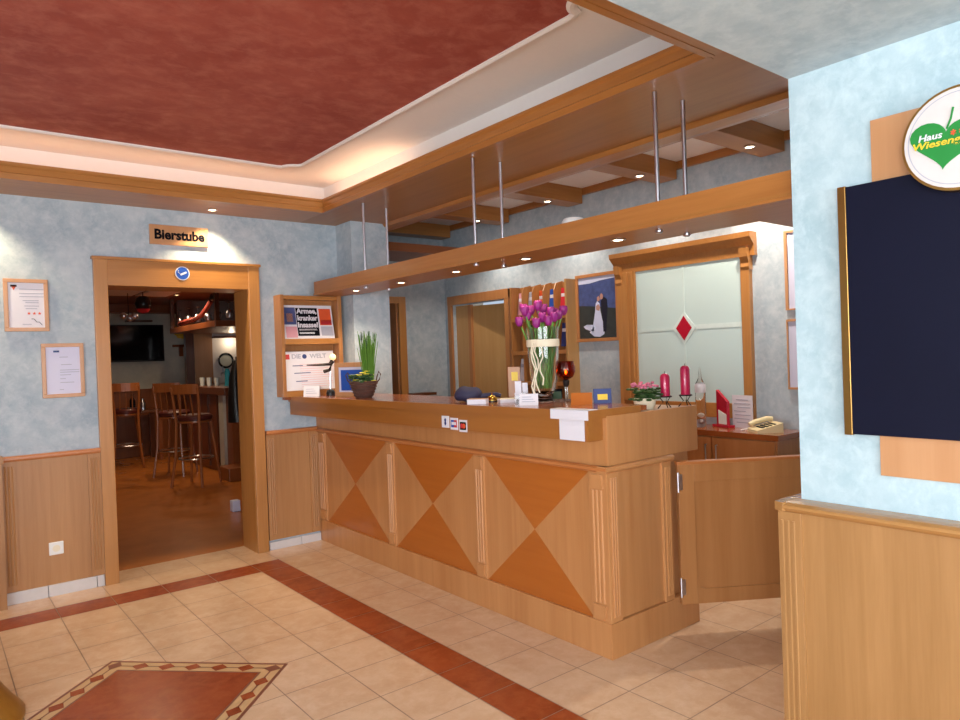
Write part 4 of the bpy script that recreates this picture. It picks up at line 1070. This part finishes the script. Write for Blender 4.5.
for (u, h) in ((-.055, .02), (-.045, .06), (-.02, .10), (-.065, .05)):
    bm = bmesh.new(); d = -fr * 0.094
    pts = [d + st * u + Vector((0, 0, .33))]
    for q in range(1, 7): pts.append(d + st * (u + .012 * math.sin(q * 1.7 + u * 60)) + Vector((0, 0, .33 + (h - .33) * q / 6)))
    tube(bm, pts, 0.004, 5); obj('ribbon_tail', bm, M['ribbon'], rb, smooth=True)

# goblet candle holder
r = thing('amber_goblet', 'amber glass tealight goblet on a clear stem beside the tulip vase', 'candle holder', (2.832, 2.768, TZ))
obj('stem', lathe(bmesh.new(), [(0.04, 0), (0.04, 0.005), (0.008, 0.012), (0.007, 0.05), (0.009, 0.08)], (0, 0, 0), 20), M['glass'], r, smooth=True)
obj('collar', lathe(bmesh.new(), [(0.009, 0.08), (0.017, 0.09), (0.02, 0.115), (0.014, 0.12)], (0, 0, 0), 18), M['iron'], r, smooth=True)
obj('bowl', lathe(bmesh.new(), [(0.014, 0.12), (0.04, 0.135), (0.054, 0.165), (0.054, 0.19), (0.045, 0.225), (0.042, 0.225), (0.05, 0.19), (0.05, 0.167), (0.037, 0.14), (0.001, 0.13)], (0, 0, 0), 28, cap=False), M['amber'], r, smooth=True)
tl = obj('tealight', lathe(bmesh.new(), [(0.018, 0.14), (0.018, 0.152)], (0, 0, 0), 14), M['ribbon'], r)
obj('flame', ball(bmesh.new(), (0, 0, 0.165), 0.007, 1, 1, 1.6), M['flame'], tl, smooth=True)
# grit around the vase
bm = bmesh.new()
for k in range(150):
    a = random.random() * 2 * PI; rr = 0.07 + 0.09 * random.random(); ball(bm, (VX + .03 + rr * math.cos(a), VY + .0 + rr * math.sin(a) * .8, TZ + .005), 0.006, 1, 1, .7, 6, 4)
tag(obj('decorative_pebbles', bm, M['beads'], smooth=False), 'scattered shiny decorative pebbles round the foot of the tulip vase', 'pebbles', kind='stuff')
for (x_, y_, rz, lab) in ((2.78, 2.955, -52, 'small dark photo card, the left one of the pair behind the vase foot'), (2.86, 2.87, -50, 'small dark photo card, the right one of the pair behind the goblet')):
    r = thing('photo_card', lab, 'card', (x_, y_, TZ), R(rz), 'dark photo cards by the tulip vase')
    obj('card', box(-0.03, 0.03, 0, 0.004, 0, 0.065), M['ink'], r); obj('picture', box(-0.024, 0.024, -0.001, 0, 0.008, 0.05), M['hillp'] if rz == -52 else M['leafdark'], r)
# flower card, tall print behind the vase at left
r = thing('flower_print', 'tall narrow floral print card leaning behind the leaflets', 'card', (2.70, 3.06, TZ), R(-50))
obj('card', box(-0.035, 0.035, 0, 0.005, 0, 0.20), M['rackw'], r); obj('flower_motif', box(-0.015, 0.022, -0.001, 0, 0.12, 0.17), M['yellow'], r)
# wooden tent sign & blue square sign
r = thing('tent_sign', 'small orange wooden tent sign near the counter end', 'sign', (2.70, 2.53, TZ), R(-48))
bm = bmesh.new(); prism(bm, [(-0.035, 0), (0.035, 0), (0.004, 0.06), (-0.004, 0.06)], -0.055, 0.055, 'x'); obj('block', bm, M['dark'], r)
bm = bmesh.new(); bx(bm, -0.03, 0.0, -0.03, 0.03, 0.0, 0.0); bm.free()
r = thing('blue_sign', 'small blue square stand with a yellow field on the counter end', 'sign', (2.775, 2.45, TZ), R(-42))
bm = box(-0.047, 0.047, 0, 0.008, 0, 0.08, .002); bmesh.ops.rotate(bm, verts=bm.verts, matrix=Matrix.Rotation(R(-12), 3, 'X')); obj('plate', bm, M['bluedark'], r)
bm = box(-0.026, 0.026, -0.0015, 0, 0.02, 0.05); bmesh.ops.rotate(bm, verts=bm.verts, matrix=Matrix.Rotation(R(-12), 3, 'X')); obj('yellow_field', bm, M['yellow'], r)

# ------------------------------------------------------------------ pier: wainscot, chalkboard, sign
off = (2.35, 0, 0)
root = thing('trim_16', 'oak wainscot wrapped round the pale blue wall in front', 'wainscot', off); root['kind'] = 'structure'
obj('panel', box(2.362, 2.41, -3.0, 1.22, 0.0, 0.88), M['pierw'], root, off=off)
bm = box(2.35, 2.44, 1.195, 1.277, 0.0, 0.88, 0.002)
for i in range(3): tube(bm, [(2.349, 1.22 + i * .02, 0.0), (2.349, 1.22 + i * .02, 0.85)], 0.005, 6)
obj('corner_stile', bm, M['pierw'], root, off=off)
obj('return_panel', box(2.44, 3.6, 1.22, 1.27, 0.0, 0.88), M['pierw'], root, off=off)
bm = bmesh.new()
prism(bm, [(2.41, .88), (2.352, .88), (2.34, .888), (2.332, .897), (2.335, .906), (2.35, .914), (2.375, .918), (2.41, .92)], -3.0, 1.25, 'y')
prism(bm, [(2.332, 1.25), (2.345, 1.285), (2.44, 1.285), (2.44, 1.22), (2.40, 1.22)], 0.884, 0.914, 'z')
bx(bm, 2.44, 3.6, 1.22, 1.285, .884, .914, .004)
obj('cap_rail', bm, M['piercap'], root, off=off)

off = (2.4, 0.5, 1.16)
r = thing('chalkboard', 'large dark blue blank chalkboard with gilt edge on the pale wall', 'board', off)
obj('slate', box(2.378, 2.395, -0.15, 1.024, 1.165, 1.975), M['chalk'], r, off=off)
obj('gilt_edge', box(2.374, 2.395, 1.024, 1.05, 1.162, 1.978, 0.002), M['gold'], r, off=off)
bm = bmesh.new()
o = obj('backing_board', box(2.396, 2.408, -0.05, 0.95, 1.035, 2.175, 0.001), M['board'], r, off=off)

off = (2.35, 0.72, 2.06)
r = thing('round_sign', 'round white sign with gold rim and green heart leaf above the chalkboard', 'sign', off)
cy_, cz_, rad = 0.688, 2.043, 0.150
def disc_x(rr, x0, x1, seg=48):
    bm = bmesh.new(); prism(bm, [(cy_ + rr * math.cos(2 * PI * i / seg), cz_ + rr * math.sin(2 * PI * i / seg)) for i in range(seg)], x0, x1, 'x'); return bm
obj('gold_ring', disc_x(rad, 2.335, 2.392), M['gold'], r, off=off, smooth=True)
obj('white_face', disc_x(rad - .008, 2.332, 2.336), M['skirt'], r, off=off, smooth=True)
bm = bmesh.new()
seg = 48; A = []; 
for rr in (rad - .020, rad - .0175):
    A.append([bm.verts.new((2.3315, cy_ + rr * math.cos(2 * PI * i / seg), cz_ + rr * math.sin(2 * PI * i / seg))) for i in range(seg)])
for i in range(seg): bm.faces.new((A[0][i], A[0][(i + 1) % seg], A[1][(i + 1) % seg], A[1][i]))
obj('thin_line', bm, M['greyink'], r, off=off)
# heart leaf outline, in sign coordinates (u right, v up), tip down
hp = []
hc, hz = 0.722, 2.040
for k in range(40):
    t = 2 * PI * k / 40
    u = 16 * math.sin(t) ** 3 / 16; v = (13 * math.cos(t) - 5 * math.cos(2 * t) - 2 * math.cos(3 * t) - math.cos(4 * t)) / 16
    u *= 0.094; v *= 0.077
    ca, sa = math.cos(R(-6)), math.sin(R(-6))
    hp.append((hc - (u * ca - v * sa), hz + (u * sa + v * ca)))
bm = bmesh.new(); prism(bm, hp, 2.3295, 2.332, 'x'); hl = obj('heart_leaf', bm, M['green'], r, off=off)
bm = bmesh.new(); tube(bm, [(2.331, 0.718, 2.074), (2.331, 0.707, 2.10), (2.331, 0.700, 2.132)], 0.003, 6); obj('leaf_stem', bm, M['green'], hl, off=off)
text('lettering', 'Haus', 0.027, M['paper'], (2.3285, 0.761, 2.060), FACE_X, r, off, bold=0.0005, shear=0.2, width=0.062)
text('lettering', 'Wiesengrund', 0.028, M['yellow'], (2.3285, 0.714, 2.038), FACE_X, r, off, bold=0.0005, shear=0.2, width=0.19, tilt=R(0))
text('lettering', '* *', 0.035, M['orange'], (2.3285, 0.690, 2.052), FACE_X, r, off, bold=0.0008, width=0.035)

# ------------------------------------------------------------------ ochre wooden thing at the left edge
r = thing('pedestal_table', 'flared ochre wooden foot of a small table at the lower left edge', 'table', (0.02, 3.62, 0))
obj('pedestal', lathe(bmesh.new(), [(0.28, 0), (0.28, 0.02), (0.25, 0.06), (0.21, 0.12), (0.17, 0.2), (0.12, 0.32), (0.08, 0.5), (0.08, 0.66)], (0, 0, 0), 32), M['ochre'], r, smooth=True)
obj('tabletop', lathe(bmesh.new(), [(0.12, 0.66), (0.125, 0.69), (0.1, 0.70)], (0, 0, 0), 32), M['ochre'], r, smooth=True)

# ------------------------------------------------------------------ taproom contents
def put(name, bm, mat, lab, cat, **k): return tag(obj(name, bm, mat, **{q: v for q, v in k.items() if q == 'smooth'}), lab, cat, k.get('group'))
off = (2.76, 12.5, 1.55)
r = thing('television', 'wide black flat television on the far taproom wall', 'television', off)
obj('bezel', box(2.30, 3.165, 12.40, 12.49, 1.55, 2.155, .006), M['black'], r, off=off); obj('screen', box(2.32, 3.145, 12.395, 12.402, 1.575, 2.135), M['tvglass'], r, off=off)
put('wall_shelf', box(2.6, 2.98, 12.32, 12.5, 2.2, 2.225), M['darkwood'], 'small brown shelf above the taproom television', 'shelf')
r = thing('wall_cross', 'small dark wooden cross shaped coat hook on the taproom wall beside the television', 'ornament', (3.45, 12.48, 1.62))
bm = box(-.13, .13, -.03, .02, .16, .20); obj('crossbar', bm, M['pubwood'], r); obj('upright', box(-.03, .03, -.03, .02, 0, .2), M['pubwood'], r)
r = thing('sunflower_ornament', 'yellow flower ornament on the taproom wall', 'ornament', (3.47, 12.46, 2.05))
for k in range(9):
    a = 2 * PI * k / 9; obj('petal', ball(bmesh.new(), (0.085 * math.cos(a), 0, 0.085 * math.sin(a)), 0.05, 1, .3, 1), M['yellow'], r, smooth=True)
obj('centre', ball(bmesh.new(), (0, -.01, 0), 0.045, 1, .4, 1), M['wicker'], r, smooth=True)
r = thing('hanging_pot', 'black round pot hanging from the taproom ceiling', 'pot', (2.31, 10.0, 2.2))
obj('bowl', lathe(bmesh.new(), [(0.03, 0), (0.085, 0.04), (0.1, 0.1), (0.085, 0.17), (0.05, 0.2)], (0, 0, 0), 20), M['black'], r, smooth=True)
obj('red_underside', lathe(bmesh.new(), [(0.02, -0.025), (0.065, -0.004), (0.088, 0.03), (0.03, 0.0)], (0, 0, 0), 20), M['redprint'], r, smooth=True)
bm = bmesh.new(); tube(bm, [(0, 0, .2), (0, 0, .27)], 0.006, 6); obj('hook', bm, M['iron'], r)
r = thing('glass_pendant', 'smoky glass pendant cluster hanging left of the black pot', 'lamp', (2.17, 10.2, 2.12))
for k, (dx, dz) in enumerate(((-.06, .03), (.02, 0.0), (.08, .03))): obj('globe', ball(bmesh.new(), (dx, 0, dz), 0.045), M['steel'], r, smooth=True)
bm = bmesh.new(); tube(bm, [(0.0, 0, .05), (0, 0, .35)], 0.005, 6); obj('cord', bm, M['iron'], r)
for k, (x_, y_, lab) in enumerate([(1.85, 9.4, 'taproom downlight nearest the left door jamb'), (2.85, 10.4, 'taproom downlight above the wooden crown box'), (2.8, 9.7, 'taproom downlight beside the bar canopy'), (1.7, 7.4, 'unseen taproom downlight added nearest the doorway')]):  # last one is out of view, added to brighten the floor by the door
    downlight(x_, y_, 2.47, lab, 'downlights in the taproom ceiling', 52, angle=145, mat='bulbdim', col=(1, .72, .45))

# bar
off = (3.4, 10.0, 0)
r = thing('bar_counter', 'dark wooden bar counter in the taproom', 'bar', off)
obj('bar_front', box(3.12, 3.9, 9.1, 11.1, 0, 1.06), M['pubwood'], r, off=off)
obj('bar_top', box(2.98, 3.95, 8.95, 11.15, 1.06, 1.16, .01), M['darkwood'], r, off=off)
obj('pale_post', box(3.08, 3.12, 9.32, 9.5, 0.0, 1.06, .003), M['pubwall'], r, off=off)
for k in range(4): obj('panel_rib', box(3.10, 3.12, 9.62 + .4 * k, 9.66 + .4 * k, 0.05, 1.04), M['darkwood'], r, off=off)
obj('foot_step', box(2.92, 3.3, 8.7, 9.1, 0, 0.16, .01), M['pubwood'], r, off=off)
off = (3.6, 10.5, 0)
r = thing('back_bar', 'tall wooden back bar with a lit niche behind the bar counter', 'cabinet', off)
obj('corner_post', box(3.2, 3.32, 11.3, 11.4, 0, 2.0), M['darkwood'], r, off=off)
obj('side_panel', box(3.34, 3.62, 11.35, 11.4, 1.16, 2.0), M['board'], r, off=off)
obj('niche_back', box(3.62, 4.4, 11.38, 11.42, 1.16, 2.0), M['white'], r, off=off)
L = bpy.data.lights.new('niche_fill', 'POINT'); L.energy = 2; L.color = (1, .8, .55); L.shadow_soft_size = .03  # small unseen fill light added to brighten the niche
lo = bpy.data.objects.new('niche_fill', L); C.objects.link(lo); lo.parent = r; lo.location = (0.3, 0.75, 1.82)
obj('niche_shelf', box(3.62, 4.4, 11.25, 11.4, 1.88, 1.91), M['darkwood'], r, off=off)
off = (3.4, 10.0, 1.97)
r = thing('bar_canopy', 'dark wooden canopy with hanging glasses over the bar', 'canopy', off)
obj('lower_frame', box(2.95, 3.95, 9.1, 11.2, 1.95, 2.03, .005), M['pubwood'], r, off=off)
obj('back_board', box(3.05, 3.95, 11.15, 11.2, 2.03, 2.46), M['darkwood'], r, off=off)
for (x_, y_) in ((2.99, 9.15), (2.99, 11.2), (3.88, 9.15)): obj('post', box(x_ - .025, x_ + .025, y_ - .025, y_ + .025, 2.03, 2.47), M['darkwood'], r, off=off)
gl = thing('wine_glass', 'leftmost upturned wine glass in the bar canopy rack', 'glass', (3.02, 10.9, 2.08), 0, 'upturned wine glasses in the bar canopy')
obj('bowl', lathe(bmesh.new(), [(0.035, 0), (0.045, 0.05), (0.035, 0.09), (0.008, 0.11)], (0, 0, 0), 14, cap=False), M['steel'], gl, smooth=True)
obj('stem', lathe(bmesh.new(), [(0.006, 0.11), (0.005, 0.2), (0.035, 0.21)], (0, 0, 0), 12), M['glass'], gl, smooth=True)
for k, lab in enumerate(['second wine glass from the left in the bar canopy rack', 'third wine glass from the left in the bar canopy rack', 'fourth wine glass from the left in the bar canopy rack',
                         'fifth wine glass from the left in the bar canopy rack', 'rightmost wine glass in the bar canopy rack, by the door jamb']):
    dup(gl, (3.04 + .045 * k, 10.55 - .3 * k, 2.08), 0, lab)
r = thing('red_cloth_figure', 'red cloth dragon-like figure lying on the bar canopy', 'ornament', (3.0, 10.0, 2.05))
bm = bmesh.new(); tube(bm, [(-.02, .75, .03), (0, .5, .05), (.02, .2, .06), (.03, -.1, .1), (.05, -.3, .2), (.06, -.42, .27)], 0.038, 8, 0.03); obj('body', bm, M['redcloth'], r, smooth=True)
obj('head', ball(bmesh.new(), (.07, -.47, .31), 0.05), M['black'], r, smooth=True)
r = thing('wall_clock', 'round dark rimmed clock ring in the bar niche', 'clock', (3.83, 11.36, 1.52))
ring = bmesh.new(); tube(ring, [(0.11 * math.cos(2 * PI * i / 24), 0, 0.11 * math.sin(2 * PI * i / 24)) for i in range(25)], 0.016, 8); obj('rim', ring, M['black'], r, smooth=True)
bm = bmesh.new(); prism(bm, [(0.1 * math.cos(2 * PI * i / 24), 0.1 * math.sin(2 * PI * i / 24)) for i in range(24)], -.002, .004, 'y'); obj('face', bm, M['pubwall'], r)
r = thing('beer_tap', 'turquoise beer tap column on the bar', 'tap', (3.3, 9.75, 1.16))
obj('column', lathe(bmesh.new(), [(0.05, 0), (0.04, 0.02), (0.035, 0.2), (0.02, 0.24)], (0, 0, 0), 16), M['cyan'], r, smooth=True)
bm = bmesh.new(); tube(bm, [(0, 0, .18), (-.08, 0, .18), (-.1, 0, .13)], 0.01, 6); tube(bm, [(-.06, 0, .19), (-.06, 0, .27)], 0.01, 6); obj('spout', bm, M['steel'], r, smooth=True)
tm = thing('tumbler', 'tumbler nearest the beer tap on the bar', 'glass', (3.2, 9.9, 1.16), 0, 'tumblers on the bar')
obj('cup', lathe(bmesh.new(), [(0.03, 0), (0.036, 0.12), (0.033, 0.12), (0.028, 0.01)], (0, 0, 0), 14), M['frostline'], tm, smooth=True)
dup(tm, (3.16, 10.1, 1.16), 0, 'middle tumbler on the bar'); dup(tm, (3.14, 10.35, 1.16), 0, 'tumbler farthest from the beer tap')
r = thing('hanging_coat', 'black coat hanging by the right jamb in the taproom', 'coat', (3.0, 8.6, 0.75))
bm = bmesh.new(); tube(bm, [(0.02, 0, 0), (0, 0, .25), (0.0, 0, .55), (0.03, 0, .75)], 0.12, 12, 0.04)
obj('coat_body', bm, M['black'], r, smooth=True); 
bm = bmesh.new(); tube(bm, [(0.03, 0, .74), (0.03, 0, .80)], 0.012, 6); obj('hanger_loop', bm, M['black'], r)
tag(obj('coat_pole', tube(bmesh.new(), [(3.08, 8.62, 0), (3.08, 8.62, 1.62)], 0.02, 8), M['pubwood']), 'wooden pole carrying the black coat', 'coat stand')

def stool():
    r = thing('bar_stool', 'nearest wooden bar stool with curved backrest and dark red seat', 'bar stool', (2.58, 8.85, 0), 0, 'tall wooden bar stools at the bar')
    obj('seat', lathe(bmesh.new(), [(0.17, 0.79), (0.2, 0.80), (0.205, 0.84), (0.18, 0.865), (0.05, 0.87)], (0, 0, 0), 24), M['seatred'], r, smooth=True)
    obj('seat_frame', lathe(bmesh.new(), [(0.17, 0.765), (0.19, 0.77), (0.19, 0.792)], (0, 0, 0), 24), M['stoolw'], r, smooth=True)
    for sx, sy in ((1, 1), (1, -1)):
        obj('leg', tube(bmesh.new(), [(0.13 * sx, 0.13 * sy, 0.77), (0.2 * sx, 0.2 * sy, 0.0)], 0.02, 8, 0.015), M['stoolw'], r, smooth=True)
    for sx, sy in ((-1, 1), (-1, -1)):
        obj('leg', tube(bmesh.new(), [(-.2, .17 * sy, 1.2), (-.17, .165 * sy, 1.0), (-0.155, 0.15 * sy, 0.77), (-.17, .16 * sy, .4), (-0.22, 0.2 * sy, 0.0)], 0.017, 8, 0.017), M['stoolw'], r, smooth=True)
    bm = bmesh.new(); pts = []
    for k in range(7):
        a = -1 + 2 * k / 6; pts.append((-.2 - .04 * (1 - a * a), .18 * a))
    prism(bm, pts + [(p[0] + .02, p[1]) for p in pts[::-1]], 1.12, 1.24, 'z'); obj('backrest', bm, M['stoolw'], r)
    for k in range(3): obj('spindle', tube(bmesh.new(), [(-.155, -.08 + .08 * k, .82), (-.215, -.08 + .08 * k, 1.13)], 0.008, 6), M['stoolw'], r)
    ring = tube(bmesh.new(), [(0.195 * math.cos(2 * PI * i / 20), 0.195 * math.sin(2 * PI * i / 20), 0.33) for i in range(21)], 0.011, 6)
    obj('foot_ring', ring, M['steel'], r, smooth=True)
    return r
s0 = stool(); s0.rotation_euler = (0, 0, R(42))
dup(s0, (2.62, 9.9, 0), R(50), 'wooden bar stool behind the nearest one, before the bar')
dup(s0, (2.30, 11.2, 0), R(80), 'farthest wooden bar stool, left of the bar in the taproom')
# small table far left in the taproom
r = thing('pub_table', 'low wooden table at the far wall of the taproom', 'table', (2.45, 12.0, 0))
obj('tabletop', box(-.5, .5, -.3, .3, .74, .78, .01), M['darkwood'], r)
for (a, c) in ((-.44, -.25), (.44, -.25), (-.44, .25), (.44, .25)): obj('leg', box(a - .03, a + .03, c - .03, c + .03, 0, .74), M['pubwood'], r)
for k, (x_, mm, h, lab) in enumerate([(2.55, 'ink', .26, 'dark bottle on the far taproom table'), (2.7, 'steel', .18, 'steel shaker on the far taproom table'), (2.25, 'paper', .12, 'white cup on the far taproom table')]):
    o = obj('bottle' if k == 0 else ('shaker' if k == 1 else 'cup'), lathe(bmesh.new(), [(0.04, 0), (0.042, h * .6), (0.018, h * .8), (0.018, h)], (0, 0, 0), 14), M[mm], smooth=True)
    o.location = (x_, 11.95, .78); tag(o, lab, ('bottle', 'shaker', 'cup')[k])
o = obj('paper_bag', box(-.03, .05, -.04, .04, 0, .11, .01), M['paper2']); o.location = (2.37, 6.95, 0); tag(o, 'small white bag on the taproom floor beside the right jamb', 'bag')

# ------------------------------------------------------------------ unseen windows (glazing bars) added to let in fill daylight
for nm_, bmw in (('added_window_rear', None), ('added_window_left', None)):
    bm = bmesh.new()
    if nm_ == 'added_window_rear':
        for x_ in (-2.0, -0.75, 0.5, 1.75): bx(bm, x_, x_ + .05, -3.32, -3.26, .5, 2.3)
        bx(bm, -2.0, 1.8, -3.32, -3.26, .5, .55); bx(bm, -2.0, 1.8, -3.32, -3.26, 2.25, 2.3)
    else:
        for y_ in (-2.2, -1.05, 0.1, 1.25): bx(bm, -2.72, -2.66, y_, y_ + .05, .7, 2.3)
        bx(bm, -2.72, -2.66, -2.2, 1.3, .7, .75); bx(bm, -2.72, -2.66, -2.2, 1.3, 2.25, 2.3)
    struct(nm_, bm, M['plast'], 'white framed window added behind the camera for light' if nm_ == 'added_window_rear' else 'white framed window added in the left wall for light', 'window')
def area(name, loc, rot, sx, sy, e, col):
    L = bpy.data.lights.new(name, 'AREA'); L.shape = 'RECTANGLE'; L.size = sx; L.size_y = sy; L.energy = e; L.color = col
    o = bpy.data.objects.new(name, L); C.objects.link(o); o.location = loc; o.rotation_euler = rot; return o
tag(area('fill_daylight_rear', (-0.1, -3.45, 1.4), (R(90), 0, 0), 3.8, 1.8, 230, (0.9, 0.95, 1.0)), 'daylight fill added outside the unseen rear window', 'daylight')  # added area light, brightens the hall from behind
tag(area('fill_daylight_left', (-2.85, -0.45, 1.5), (R(90), 0, R(-90)), 3.5, 1.6, 210, (0.9, 0.95, 1.0)), 'daylight fill added outside the unseen left window', 'daylight')  # added area light, brightens the pier from the left

r = thing('fill_lamp', 'floor-standing fill lamp added unseen behind the camera', 'lamp', (-0.75, -0.8, 0))  # unseen fill lamp, added in place of a camera flash
obj('base', lathe(bmesh.new(), [(0.16, 0), (0.16, 0.02), (0.03, 0.04)], (0, 0, 0), 24), M['black'], r, smooth=True)
obj('pole', tube(bmesh.new(), [(0, 0, 0.03), (0, 0, 1.55)], 0.012, 8), M['steel'], r)
M['shade'] = plain('lit_fill_lamp_shade', (250, 244, 232), 0.6, emit=(255, 244, 228), strength=2.0)
obj('lamp_shade', lathe(bmesh.new(), [(0.16, 1.5), (0.2, 1.52), (0.2, 1.56), (0.16, 1.58)], (0, 0, 0), 24), M['shade'], r, smooth=True)
L = bpy.data.lights.new('fill_lamp_light', 'POINT'); L.energy = 110; L.color = (1.0, 0.98, 0.95); L.shadow_soft_size = 0.18
lo = bpy.data.objects.new('fill_lamp_light', L); C.objects.link(lo); lo.parent = r; lo.location = (0, 0, 1.8)
wd = bpy.data.worlds.new('World'); bpy.context.scene.world = wd; wd.use_nodes = True
wd.node_tree.nodes['Background'].inputs[0].default_value = (0.62, 0.74, 0.9, 1); wd.node_tree.nodes['Background'].inputs[1].default_value = 0.8

# ------------------------------------------------------------------ camera
yaw, pit, rol, fpx = 6.74911847e-01, -7.95293267e-03, -3.54313998e-02, 696.17
f = Vector((math.sin(yaw) * math.cos(pit), math.cos(yaw) * math.cos(pit), math.sin(pit)))
rr = Vector((math.cos(yaw), -math.sin(yaw), 0)); u = rr.cross(f)
c, s_ = math.cos(rol), math.sin(rol)
cr = rr * c + u * s_; cu_ = u * c - rr * s_
cam = bpy.data.cameras.new('Camera'); co = bpy.data.objects.new('Camera', cam); C.objects.link(co)
cam.sensor_width = 36; cam.lens = 36 * fpx / 960; cam.clip_end = 60; cam.clip_start = 0.05
mw = Matrix(((cr.x, cu_.x, -f.x, 0), (cr.y, cu_.y, -f.y, 0), (cr.z, cu_.z, -f.z, 1.47), (0, 0, 0, 1)))
co.matrix_world = mw
bpy.context.scene.camera = co
vs_ = bpy.context.scene.view_settings
vs_.view_transform = 'Standard'; vs_.look = 'None'; vs_.gamma = 1; vs_.exposure = 0.0
